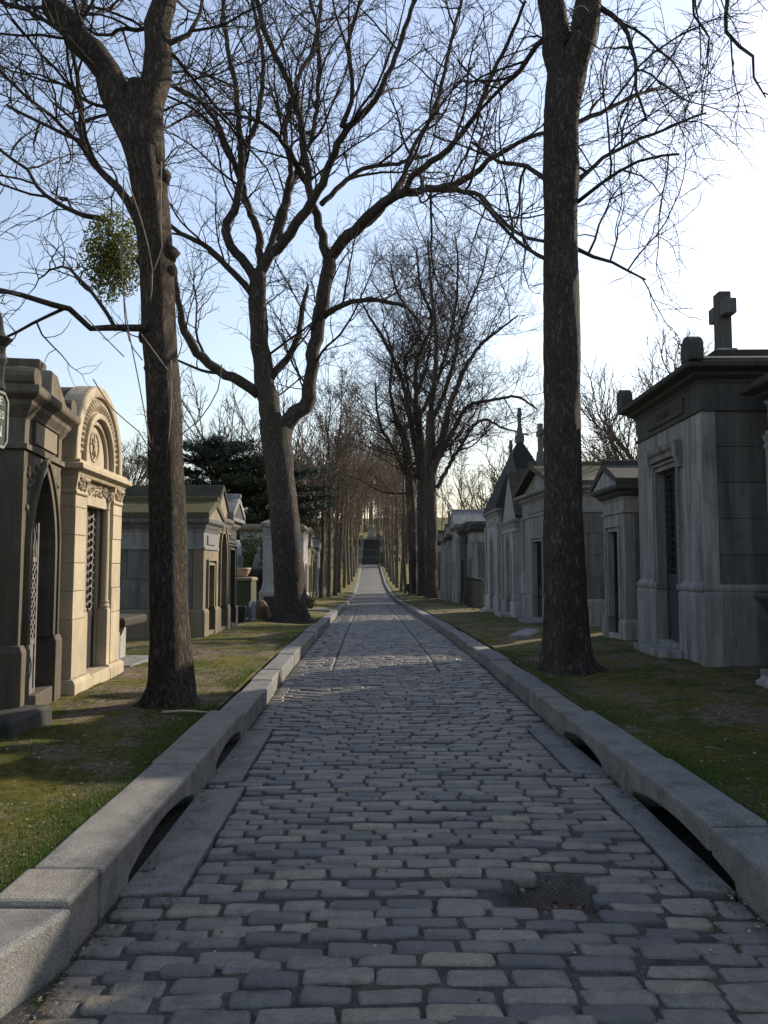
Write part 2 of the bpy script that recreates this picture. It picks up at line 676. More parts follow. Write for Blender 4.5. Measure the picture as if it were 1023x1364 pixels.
def verge(side, name):
    us = [1.80] + frange(1.90, 5.2, .13) + frange(5.2, 9, .5) + [9.5, 11, 13, 16, 20, 26, 35, 50, 75, 110, 170, 260, 420]
    ys = [-40, -25, -15, -10, -6, -3, 0] + frange(1, 16, .14) + frange(16, 30, .35) + frange(30, 60, 1.2) + frange(60, 160, 3) + [165, 180, 200, 230, 270, 330, 420, 560, 800, 1200]
    mb = MB()
    n = len(us) + 1
    for y in ys:
        x0 = cx(y) + side * 2.7
        mb.v.append((x0, y, base_z(y) - .5))
        for u in us:
            x = cx(y) + side * u
            mb.v.append((x, y, verge_z(x, y)))
    for j in range(len(ys) - 1):
        for i in range(n - 1):
            a = j * n + i
            q = (a, a + 1, a + n + 1, a + n)
            mb.f.append(q if side > 0 else q[::-1])
    o = mb.build(name, M['ground'], smooth=True, fix=False)
    tag(o, kind='structure')
    return o


verge(-1, 'verge_left')
verge(1, 'verge_right')

HOLE = (.85, 3.80)
SLABS = [(-1, 3.86, 5.62, .305), (-1, 5.80, 7.60, .25), (1, 3.9, 5.63, .215), (1, 5.98, 7.62, .285)]


def in_hole(x, y, k=1.0):
    return ((x - HOLE[0]) / (.27 * k)) ** 2 + ((y - HOLE[1]) / (.185 * k)) ** 2 < 1


def bed():
    mb = MB()
    xs = [-2.7, -2.2, -1.8] + frange(-1.6, 1.61, .08) + [1.8, 2.2, 2.7]
    ys = [-40, -20, -8, -3, 0] + frange(1, 9, .07) + frange(9, 46, .4) + frange(46, 133, 2)
    n = len(xs)
    for y in ys:
        for u in xs:
            x = cx(y) + u
            z = road_z(x, y) - (.010 if y < 44 else .0)
            z += noise.noise(Vector((x * 9, y * 9, 0))) * .004
            e = ((x - HOLE[0]) / .27) ** 2 + ((y - HOLE[1]) / .2) ** 2
            if e < 1:
                z -= .11 * (1 - e) ** .4 + noise.noise(Vector((x * 25, y * 25, 4))) * .015
            if abs(u) > 1.6:
                z -= .12
            for sd_, a_, b_, w_ in SLABS:
                if a_ - .05 < y < b_ + .05 and u * sd_ > HW - w_ - .02:
                    z = min(z, road_z(x, y) - .05)
            mb.v.append((x, y, z))
    for j in range(len(ys) - 1):
        for i in range(n - 1):
            a = j * n + i
            mb.f.append((a, a + 1, a + n + 1, a + n))
    me = mb.mesh('road', M['bed'], True)
    me.materials.append(M['far_road'])
    for p in me.polygons:
        if p.center.y > 44.2:
            p.material_index = 1
    return tag(inst(me, 'road'), kind='structure')


ROAD = bed()

# hill that carries the steps beyond the end of the road
mb = MB()
ys = [132.5, 140, 148, 160, 180, 220, 300, 420, 600, 900, 1200]
for y in ys:
    for u in (-2.0, -.7, .7, 2.0):
        mb.v.append((cx(y) + u, y, base_z(y) - .1))
for j in range(len(ys) - 1):
    for i in range(3):
        a = j * 4 + i
        mb.f.append((a, a + 1, a + 5, a + 4))
tag(mb.build('hill', M['ground'], smooth=True, fix=False), kind='structure')


# ------------------------------------------------------------------ setts
def sett_geo(L, W, r, fine=True):
    h, w = L / 2, W / 2
    c = min(.016, W * .15)
    if fine:
        pts = [(-h + c, -w), (h - c, -w), (h, -w + c), (h, w - c), (h - c, w), (-h + c, w), (-h, w - c), (-h, -w + c)]
        pts = [(x + r.uniform(-.006, .006), y + r.uniform(-.0045, .0045)) for x, y in pts]
        lev = ((-.05, 1.0, 1.0), (-.007, 1.0, 1.0), (-.0005, 1 - .011 / L, 1 - .010 / W), (.0015, 1 - .04 / L, 1 - .03 / W))
    else:
        pts = [(-h, -w), (h, -w), (h, w), (-h, w)]
        pts = [(x + r.uniform(-.008, .008), y + r.uniform(-.006, .006)) for x, y in pts]
        lev = ((-.03, 1.0, 1.0), (-.008, 1.0, 1.0), (.002, 1 - .05 / L, 1 - .04 / W))
    n = len(pts)
    tl = [r.uniform(-.004, .004) for _ in range(n)]
    v, f = [], []
    for k, (z, sx, sy) in enumerate(lev):
        for (x, y), dz in zip(pts, tl):
            v.append((x * sx, y * sy, z + (dz if k > 1 else 0)))
    for k in range(len(lev) - 1):
        for i in range(n):
            j = (i + 1) % n
            f.append((k * n + i, k * n + j, (k + 1) * n + j, (k + 1) * n + i))
    f.append(tuple((len(lev) - 1) * n + i for i in range(n)))
    return v, f




def setts():
    r = random.Random(5)
    templ = []
    for k in range(14):
        v, f = sett_geo(.24, .118, r)
        mb = MB()
        mb.add(v, f)
        templ.append(mb.mesh('sett', M['sett'], True))
    far = MB()
    y = 1.75
    n_single = 0
    row = 0
    while y < 44:
        pitch = r.uniform(.096, .116) if y < 14 else .14
        W = pitch - r.uniform(.007, .013)
        lo, hi = -1.49, 1.49
        for sd_, a, b, w in SLABS:
            if a - .03 < y < b + .03:
                if sd_ < 0:
                    lo = -HW + w + .015
                else:
                    hi = HW - w - .015
        if y > 11.5:
            segs = [(lo, -.885), (-.867, .715), (.733, hi)]
        else:
            segs = [(lo, hi)]
        ph = r.uniform(0, 6)
        for (a, b) in segs:
            u = a + (r.uniform(0, .1) if row % 2 else 0) * 0
            first = True
            while u < b - .05:
                L = r.gauss(.26, .024)
                L = min(max(L, .17), .35)
                if first and row % 2:
                    L *= .6
                first = False
                if b - u - L < .09:
                    L = b - u
                g = r.uniform(.011, .030)
                x = cx(y) + u + L / 2
                yy = y + .026 * math.sin(u * 1.9 + ph) + r.uniform(-.006, .006) - .03 * (u / 1.4) ** 2
                u += L
                if in_hole(x, yy, 1.12):
                    continue
                if y < 6 and r.random() < .012:
                    L *= .7
                z = road_z(x, yy) + r.uniform(-.006, .006)
                if y > 11.5 and (a > 0 or b < 0):
                    z += .004
                rz = r.uniform(-.035, .035)
                if y > 2.5 and n_single < 300 and abs(x) < .5 * y + .15:
                    n_single += 1
                    inst(templ[r.randrange(14)], 'sett', ROAD, (x, yy, z), (r.uniform(-.05, .05), r.uniform(-.03, .03), rz),
                         ((L - g) / .24, W / .118, 1))
                else:
                    v, f = sett_geo(L - g, W, r, y < 15)
                    c_, s_ = math.cos(rz), math.sin(rz)
                    far.add([(x + p * c_ - q * s_, yy + p * s_ + q * c_, z + w_) for p, q, w_ in v], f)
        y += pitch
        row += 1
    o = far.build('far_setts', M['sett'], ROAD, smooth=True, fix=False)
    tag(o, kind='stuff')


setts()

# loose stones in the pothole
r = random.Random(8)
mb = MB()
for k in range(70):
    a, q = r.uniform(0, 6.28), r.random() ** .5
    x, y = HOLE[0] + .22 * q * math.cos(a), HOLE[1] + .155 * q * math.sin(a)
    s = r.uniform(.004, .016)
    z = road_z(x, y) - .019 - .105 * (1 - min(1, q * q)) ** .4 + s * .3
    mb.lathe([(s * .6, -s * .5), (s, 0), (s * .5, s * .6)], 6, (x, y, z), r.uniform(.7, 1.4), r.uniform(.7, 1.2))
tag(mb.build('gravel', M['litter'], ROAD), kind='stuff')

# ------------------------------------------------------------------ gutter slabs and kerbs
for sd_, a, b, w in SLABS:
    mb = MB()
    u0, u1 = (HW - w, HW + .005)
    ny = 8
    for j in range(ny + 1):
        y = a + (b - a) * j / ny
        for u, dz in ((u0, .002), (u1, -.002)):
            x = cx(y) + sd_ * u
            z = road_z(x, y) + .006 + dz
            mb.v += [(x, y, z - .08), (x, y, z)]
    for j in range(ny):
        q = j * 4
        for s in ((0, 1, 5, 4), (1, 3, 7, 5), (3, 2, 6, 7), (2, 0, 4, 6)):
            mb.f.append(tuple(q + i for i in s))
    mb.f += [(0, 1, 3, 2), tuple(ny * 4 + i for i in (0, 2, 3, 1))]
    mb.build('gutter_slab', M['granite'], ROAD, bevel=.008)

KL = tag(empty('kerb_left', (cx(6) - 1.6, 6, 0)), kind='structure')
KR = tag(empty('kerb_right', (cx(6) + 1.6, 6, 0)), kind='structure')


def put(o, root):
    """parent without moving"""
    o.parent = root
    o.matrix_parent_inverse = Matrix.Translation(root.location).inverted()
    return o


def kerb_block(side, y0, y1, top, arch=None, du=0.0, wid=.31, skew=0.0):
    """one kerb stone; arch(y) gives the height of the drain opening above the road, or None"""
    mb = MB()
    ny = 24 if arch else 4
    r = random.Random(int(y0 * 97) + side)
    for j in range(ny + 1):
        y = y0 + (y1 - y0) * j / ny
        sk = skew * (y1 - y)
        x0 = cx(y) + side * (HW + du + sk)
        x1 = cx(y) + side * (HW + du + sk + wid)
        zb = base_z(y)
        t = zb + top + noise.noise(Vector((side * 3, y * 1.3, 2))) * .008
        lo = zb - .15
        if arch and arch(y) is not None:
            lo = zb - .05 + arch(y)
        wob = noise.noise(Vector((side * 3, y * 2.7, 7))) * .006
        mb.v += [(x0 + wob, y, lo), (x0 + wob, y, t - .004), (x1, y, t), (x1, y, lo)]
    for j in range(ny):
        q = j * 4
        for k in range(4):
            mb.f.append((q + k, q + (k + 1) % 4, q + 4 + (k + 1) % 4, q + 4 + k))
    mb.f += [(3, 2, 1, 0), tuple(ny * 4 + i for i in range(4))]
    o = mb.build('kerb_stone', M['granite'], None, bevel=.02)
    return put(o, KL if side < 0 else KR)


def arch_fn(a, b, hmax, p=.55):
    def fn(y):
        if y <= a or y >= b:
            return None
        return .02 + hmax * math.sin(math.pi * (y - a) / (b - a)) ** p
    return fn


def arch_asym(a, b, peak, hmax):
    def fn(y):
        if y <= a or y >= b:
            return None
        t = (y - a) / (peak - a) * .5 if y < peak else .5 + .5 * (y - peak) / (b - peak)
        return .015 + hmax * math.sin(math.pi * t) ** .7
    return fn


kerb_block(-1, 1.7, 3.243, .172, None, -.02, .40, .30)
kerb_block(-1, 3.265, 3.612, .188, None, .005, .33)
kerb_block(-1, 3.635, 5.49, .174, arch_fn(4.02, 5.42, .095, .75), 0, .33)
kerb_block(-1, 5.515, 7.45, .186, arch_fn(6.1, 7.36, .09, .75), .004, .33)
fR = arch_asym(3.88, 5.5, 4.75, .09)
kerb_block(1, .6, 2.6, .18)
kerb_block(1, 2.615, 4.177, .172, fR, 0, .33)
kerb_block(1, 4.205, 5.577, .186, fR, 0, .33)
kerb_block(1, 5.605, 7.465, .176, arch_fn(6.1, 7.38, .09, .75), -.01, .33)
r = random.Random(3)
for side, y in ((-1, 7.465), (1, 7.485)):
    while y < 131:
        L = r.uniform(1.1, 2.0) if y < 40 else r.uniform(2.2, 3.4)
        if side < 0 and 8.6 < y < 10.2 and L > 1.2:
            L = .95
        kerb_block(side, y, min(y + L - .014, 131.2), r.uniform(.135, .16), None, r.uniform(-.012, .014), r.uniform(.26, .29))
        y += L

# ------------------------------------------------------------------ steps at the far end
X0 = cx(131)
st = empty('stone_steps', (X0, 132.2, base_z(131)))
tag(st, 'long dark flights of stone steps climbing the hill at the end of the path', 'steps')
z = base_z(131.5) + .02
y = 132.2
k = 0
for fl, (ns, tread) in enumerate(((8, .30), (8, .30), (13, .30))):
    mb = MB()
    for i in range(ns):
        mb.box(X0 - 1.45, X0 + 1.45, y + i * tread, y + ns * tread + .1, z + i * .165, z + (i + 1) * .165 - .002)
    put(mb.build('flight', M['grey_dark']), st)
    y += ns * tread
    z += ns * .165
    put(MB().box(X0 - 1.5, X0 + 1.5, y - .25, y + 1.9, z - .1, z + .05).build('landing', M['grey_pale']), st)
    for s in (-1, 1):
        put(MB().mould(X0 + s * 1.8 - .28, X0 + s * 1.8 + .28, y - .4, y + .5, [(0, z - 2.6), (0, z + .55), (.06, z + .6), (.06, z + .72)]).build('pier', M['grey']), st)
        put(MB().box(X0 + s * 3.6 - 1.5, X0 + s * 3.6 + 1.5, y - .2, y + .15, z - 2.2, z - .15).build('retaining_wall', M['grey_dark']), st)
        put(MB().box(X0 + s * 3.6 - 1.5, X0 + s * 3.6 + 1.5, y - .26, y + .2, z - .15, z - .02).build('coping', M['grey']), st)
    y += 1.9
mon = empty('monument', (X0 - .1, y + 4, z - .2))
tag(mon, 'small pale monument above the steps at the far end of the path', 'monument')
MB().mould(-.9, .9, -.7, .7, [(.12, -1), (.12, .35), (0, .42), (0, .9)]).build('pedestal', M['grey'], mon)
MB().mould(-.6, .6, -.5, .5, [(0, .9), (0, 2.3), (.12, 2.4), (.12, 2.55)]).build('shaft', M['grey_pale'], mon)
MB().prism([(-.7, 2.55), (.7, 2.55), (0, 3.1)], -.5, .5).build('pediment', M['grey'], mon)
cp = MB()
for s in (-1, 1):
    ya = 128.5
    mbx = MB()
    for j, u in enumerate((1.51, 2.4, 3.6, 5.0)):
        for yy in (129.3, 132.0):
            mbx.v.append((cx(130) + s * u, yy, base_z(yy) + (.19 if u > 1.5 else .02) + .06))
    for j in range(3):
        mbx.f.append((2 * j, 2 * j + 1, 2 * j + 3, 2 * j + 2))
    tag(mbx.build('cross_path_' + ('left' if s < 0 else 'right'), M['far_road'], fix=False), kind='structure')
# ------------------------------------------------------------------ tombs
def lattice(mb, x0, x1, z0, z1, y, pitch=.09, r=.008):
    """diamond lattice of flat bars clipped to a rectangle"""
    w, h = x1 - x0, z1 - z0
    k = -h
    while k < w:
        for sg in (1, -1):
            # line x = x0 + k + t, z = z0 + t   (t in 0..h)
            t0, t1 = max(0, -k), min(h, w - k)
            if t1 - t0 > .02:
                a = (k + t0, t0)
                b = (k + t1, t1)
                if sg < 0:
                    a, b = (w - a[0], a[1]), (w - b[0], b[1])
                mb.bar((x0 + a[0], y, z0 + a[1]), (x0 + b[0], y, z0 + b[1]), r, 4)
        k += pitch


def cross_geo(mb, x, y, z, h, t, arm=None, arm_z=.66, axis='x'):
    arm = arm or h * .32
    mb.box(x - t, x + t, y - t * .8, y + t * .8, z, z + h)
    a, b = z + h * arm_z - t, z + h * arm_z + t
    e = .003
    if axis == 'x':
        mb.box(x - arm, x - t - e * 0, y - t * .8 + e, y + t * .8 - e, a, b)
        mb.box(x + t, x + arm, y - t * .8 + e, y + t * .8 - e, a, b)
    else:
        mb.box(x - t + e, x + t - e, y - arm, y - t * .8, a, b)
        mb.box(x - t + e, x + t - e, y + t * .8, y + arm, a, b)


def door_part(root, kind, ow, z0, zs, y, style, mat, seed=0, half=False):
    """a recessed door leaf: frame, solid lower panel and iron work above"""
    top = zs + (.0 if kind == 'rect' else ow * .42)
    d = MB().box(.01 if half else -ow / 2 + .01, ow / 2 - .01, y - .03, y, z0, z0 + (zs - z0) * .38).build('door', mat, root, bevel=.004)
    fr = MB()
    for x in ((.02, ow / 2 - .025) if half else (-ow / 2 + .025, -.002, ow / 2 - .025)):
        fr.box(x - .02, x + .02, y - .025, y + .012, z0, top)
    for zz in (z0 + .03, z0 + (zs - z0) * .38, zs - .03):
        if not half:
            fr.box(-ow / 2 + .046, -.023, y - .02, y + .009, zz - .022, zz + .022)
        fr.box(.042 if half else .019, ow / 2 - .046, y - .02, y + .009, zz - .022, zz + .022)
    fr.build('door_frame', mat, d)
    g = MB()
    za = z0 + (zs - z0) * .38 + .02
    if style == 'lattice':
        if not half:
            lattice(g, -ow / 2 + .04, -.02, za, zs - .05, y, .085, .009)
        lattice(g, .02, ow / 2 - .04, za, zs - .05, y, .085, .009)
    elif style == 'grid':
        for x in (-ow * .36, -ow * .24, -ow * .12, ow * .12, ow * .24, ow * .36):
            g.bar((x, y, za), (x, y, zs - .04), .009)
        zz = za + .08
        while zz < zs - .06:
            g.bar((-ow / 2 + .03, y, zz), (ow / 2 - .03, y, zz), .007)
            zz += .12
    else:
        for k in range(7):
            x = -ow / 2 + .05 + (ow - .1) * k / 6
            g.bar((x, y, za), (x, y, zs - .04), .009)
            g.lathe([(.0, 0), (.016, .02), (0, .07)], 6, (x, y, zs - .04))
    g.build('grille', mat, d)
    if half:
        return d
    back = MB().box(-ow / 2 - .05, ow / 2 + .05, y - .55, y - .5, z0 - .1, top + .2).build('shade_backing', M['dark'], root)  # dark sheet added behind the door so the inside reads unlit
    return d


def chapel(name, label, cat, loc, rz, w, d, h, mats=('grey', 'grey_dark'), plinth=.5, kind='rect', ow=.6, sill=.3, zs=2.0, k=1.0,
           roof='pediment', rh=.6, over=.14, frieze=.45, door='bars', dmat='iron', frame=True, cross=0.0, crossat='front', step=True,
           pil=False, panel=True, text=None, acro=0.0, roofmat=None, seed=0, group=None, blocks=True, depth=.10, half=False, pedy=None, fm=None):
    r = random.Random(seed * 7 + 1)
    S, RF = M[mats[0]], M[roofmat or mats[1]]
    SD = M[{'grey': 'grey_side', 'grey_pale': 'grey_side', 'dirty': 'sooty_shaded', 'beige': 'grey_side'}.get(mats[0], mats[0])]  # side walls take the copies with shade in their colour
    root = empty(name, loc, rz)
    tag(root, label, cat, group)
    b = -.5
    x0, x1 = -w / 2, w / 2
    # plinth
    p = MB()
    for xa, xb in ((x0 - .05, -ow / 2 - .04), (ow / 2 + .04, x1 + .05)):
        p.rings([(xa, xb, -.22, .05, b), (xa, xb, -.22, .05, plinth - .06), (xa + .02, xb - .02, -.22, .025, plinth), ])
    for xa, xb in ((x0 - .05, x0 + .2), (x1 - .2, x1 + .05)):
        p.rings([(xa, xb, -d, -.222, b), (xa, xb, -d, -.222, plinth - .06), (xa + .02, xb - .02, -d, -.222, plinth)])
    p.box(-ow / 2 - .038, ow / 2 + .038, -.5, .03, b, sill)
    p.build('plinth', S, root, bevel=.012)
    # walls
    ar = arch_pts(kind, ow, zs, 10, k)
    wl = MB().arch_wall(w, h, ow, max(plinth - .01, sill), ar, 0, -.2)
    if plinth > sill:
        pass
    wl.build('front_wall', S, root, bevel=.006)
    # side walls: ashlar courses of separate stones
    for sx in (-1, 1):
        xs = (x0 + .02, x0 + .2) if sx < 0 else (x1 - .2, x1 - .02)
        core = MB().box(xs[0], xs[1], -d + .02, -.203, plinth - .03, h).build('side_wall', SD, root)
        if blocks:
            zc = plinth + .002
            nrow = max(2, int(round((h - plinth) / .48)))
            hh = (h - plinth) / nrow
            for i in range(nrow):
                ya = -d
                while ya < -.25:
                    L = r.uniform(.55, 1.1)
                    yb = min(-.205, ya + L)
                    if -.205 - yb < .3:
                        yb = -.205
                    xx = (x0, x0 + .06) if sx < 0 else (x1 - .06, x1)
                    e = r.uniform(-.003, .003)
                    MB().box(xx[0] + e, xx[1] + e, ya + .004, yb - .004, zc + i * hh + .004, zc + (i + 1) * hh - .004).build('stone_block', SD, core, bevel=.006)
                    ya = yb
    MB().box(x0 + .2, x1 - .2, -d, -d + .18, b, h).build('back_wall', S, root)
    door_part(root, kind, ow - .02, sill, zs, -depth, door, M[dmat], half=half)
    # frame round the opening
    if frame:
        f = MB()
        jz = max(sill, plinth) + .003
        path = [(-ow / 2 - .0, jz)] + ar + [(ow / 2, jz)]
        f.band(path, .07, .03, -.01)
        f.build('door_surround', S, root, bevel=.006)
        f = MB().band([(x * (1 + .16 / ow * 1), z_ + (.085 if i not in (0, len(path) - 1) else 0)) for i, (x, z_) in enumerate(path)], .05, .05, -.01)
        f.build('outer_moulding', S, root, bevel=.006)
    if pil:
        for sx in (-1, 1):
            xa = sx * (w / 2 - .13)
            q = MB().mould(xa - .1, xa + .1, -.01, .06, [(.02, plinth), (.02, plinth + .1), (0, plinth + .13), (0, h - .2), (.015, h - .18), (.015, h - .14), (0, h - .12), (.03, h - .02)])
            q.build('pilaster', S, root, bevel=.005)
    # entablature
    z = h
    e = MB().mould(x0, x1, -d, 0, [(.03, z), (.03, z + .05), (.0, z + .055), (.0, z + frieze - .06), (.04, z + frieze)])
    e.build('frieze', M[fm] if fm else S, root, bevel=.005)
    z += frieze
    if panel:
        MB().box(-w * .28, w * .28, .0, .025, h + .1, h + frieze - .1).build('inscription_panel', M[fm] if fm else S, root, bevel=.005)
        if text:
            text_mesh('lettering', text, frieze * .36, M['slate'], root, (0, .028, h + frieze * .5), (R(90), 0, R(180)), .003)
    c = MB().mould(x0, x1, -d, 0, [(.03, z), (over * .45, z + .05), (over * .5, z + .085), (over * .95, z + .13), (over, z + .15), (over, z + .21)])
    c.build('cornice', M[mats[1]], root, bevel=.008)
    z += .21
    if roof == 'flat':
        rf = MB().mould(x0, x1, -d, 0, [(over * .4, z), (over * .4, z + rh * .5), (-.1, z + rh)]).build('roof', RF, root, bevel=.015)
    elif roof in ('pediment', 'gable'):
        g = w / 2 + over
        MB().prism([(-g + .06, z), (g - .06, z), (0, z + rh - .05)], -.12, over - .03 if pedy is None else pedy).build('pediment', S, root, bevel=.006)
        t_ = .11
        for sx in (-1, 1):
            MB().prism([(sx * g, z), (sx * g, z + t_), (0, z + rh + t_), (0, z + rh - .04)], -d - over, over).build('roof_slab', RF, root, bevel=.012)
        MB().prism([(-.09, z + rh + t_ * .6), (.09, z + rh + t_ * .6), (.06, z + rh + t_ + .06), (-.06, z + rh + t_ + .06)], -d - over - .02, over + .02).build('ridge', RF, root, bevel=.02)
    elif roof == 'steep':
        g = w / 2 + over
        for sx in (-1, 1):
            MB().prism([(sx * g, z), (sx * (g + .03), z + .09), (0, z + rh + .12), (0, z + rh - .02)], -d - over, over * .2).build('roof_slab', RF, root, bevel=.03)
        MB().prism([(-g, z), (g, z), (0, z + rh)], -d, -.02).build('gable', S, root)
    elif roof == 'hip':
        g = w / 2 + over
        n = 9
        rf = MB()
        rs = []
        for j in range(n + 1):
            t = j / n
            s_ = (1 - t) ** .92 * .96 + .04
            rs.append((-g * s_, g * s_, -d / 2 - (d / 2 + over) * s_, -d / 2 + (d / 2 + over) * s_, z + rh * t))
        rf.rings(rs).build('roof', RF, root, bevel=.02)
    if acro:
        for sx in (-1, 1):
            for yy in (over - acro * .3, -d - over + acro * .3):
                xx = sx * (w / 2 + over - acro * .3)
                q = [(-acro / 2, 0)] + [(-acro / 2 * math.cos(math.pi * i / 10), acro * .5 + acro * .55 * math.sin(math.pi * i / 10)) for i in range(11)] + [(acro / 2, 0)]
                MB().prism([(xx + u, z + v) for u, v in q], yy - acro * .3, yy + acro * .3).build('acroterion', RF, root, bevel=.02)
    if cross:
        zc = z + (rh + .1 if roof not in ('flat',) else rh)
        yc = {'front': -.1, 'mid': -d * .5}[crossat]
        cb = cross * .14
        ped = MB().mould(-cb, cb, yc - cb, yc + cb, [(.04, zc - .2), (.04, zc + .08), (0, zc + .12), (-.02, zc + .34)]).build('cross_base', M['grey_side'], root, bevel=.01)
        mb = MB()
        cross_geo(mb, 0, yc, zc + .34, cross, cross * .1)
        mb.build('cross', M['grey_side'], root, bevel=.008)
    if step:
        MB().box(-ow / 2 - .2, ow / 2 + .2, .055, .38, b, .11).build('step', S, root, bevel=.015)
    return root


def gz(x, y):
    return verge_z(x, y) - .03


LRZ, RRZ = R(-90), R(90)
T = 'tomb'

# ---- the sooty pointed-arch chapel, second from the left edge
x, y = -3.215, 7.375
root = chapel('chapel_tomb', 'narrow sooty chapel with pointed arch doorway and iron gate, left of the cream chapel', T, (x, y, .22), R(-81.5), 1.26, 2.4, 2.36,
              ('dirty', 'dirty'), .64, 'pointed', .78, .14, 1.42, 1.35, roof='none', frieze=.34, over=.15, door='lattice', dmat='iron_grey', panel=False, step=False, seed=1, depth=.035, half=True)
S = M['dirty']
MB().box(-.425, -.41, -2.2, -.205, -.3, 2.3).build('shade_lining', M['dark'], root)  # dark boxes added inside so the doorway reads as black shade
MB().box(.41, .425, -2.2, -.205, -.3, 2.3).build('shade_lining', M['dark'], root)
MB().box(-.40, .40, -2.2, -2.15, -.3, 2.3).build('shade_lining', M['dark'], root)
MB().box(-.40, .40, -2.14, -.205, 2.28, 2.32).build('shade_lining', M['dark'], root)
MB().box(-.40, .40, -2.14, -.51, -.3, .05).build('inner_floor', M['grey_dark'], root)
MB().box(-.36, .36, .0, .022, 2.45, 2.65).build('inscription_panel', M['beige'], root, bevel=.004)
MB().band([(-.40, 2.425), (-.40, 2.665), (.40, 2.665), (.40, 2.425), (-.40, 2.425)], .022, .028, -.005).build('panel_frame', S, root, bevel=.004)
# carved spandrels
for sx in (-1, 1):
    mb = MB()
    r = random.Random(4)
    for i in range(46):
        u, v = r.random(), r.random()
        xx, zz = .08 + .44 * u, 1.75 + .52 * v
        if zz < 2.30 - (xx - .02) * .15 and zz > 2.36 - 1.9 * max(0, xx - .06) ** 1.0 - .02 and zz < 2.27:
            mb.lathe([(.036, 0), (.03, .014), (.012, .02)], 6, (0, 0, 0))
            n_ = len(mb.v)
            for q in range(n_ - 18, n_):
                a, b_, c_ = mb.v[q]
                mb.v[q] = (sx * xx + a, .0 + c_ + .002, zz + b_)
    if mb.v:
        mb.build('carved_spandrel', S, root)
z = 2.36 + .34 + .21
MB().prism([(-.62, z), (.62, z), (.56, z + .06), (.06, z + .30), (-.16, z + .30), (-.56, z + .06)], -.45, .06).build('pediment', M['beige'], root, bevel=.015)
MB().mould(-.17, .07, -.36, -.05, [(0, z + .28), (0, z + .40), (-.01, z + .41)]).build('finial_block', M['dirty'], root, bevel=.012)
for sx in (-1, 1):
    mb = MB().lathe([(.02, -.16), (.12, -.15), (.135, 0), (.12, .15), (.02, .16)], 14)
    mb.v = [(sx * .66 + a, -.03 + c_ * .9, z + .07 + b_ * .8) for a, b_, c_ in mb.v]
    mb.build('scroll', M['dirty'], root, bevel=.006)
MB().mould(-.66, .66, -2.4, -.5, [(.1, z), (.1, z + .1), (-.1, z + .26)]).build('roof', M['lime_roof'], root, bevel=.02)
# oval medallion on the gate
mb = MB().lathe([(.10, 0), (.10, .012), (.07, .016), (.07, .006)], 18)
mb.v = [(.20 + a * .7, -.03 + c_, .40 + b_) for a, b_, c_ in mb.v]
mb.build('medallion', M['iron_grey'], root)
mb = MB()
for i in range(5):
    xx = .05 + i * .075
    mb.tube([Vector((xx, -.04, 1.40)), Vector((xx + .02, -.04, 1.50)), Vector((xx - .02, -.04, 1.6)), Vector((xx + .01, -.04, 1.72))], [.016, .014, .012, .004], 5)
mb.build('gate_crest', M['iron_grey'], root)

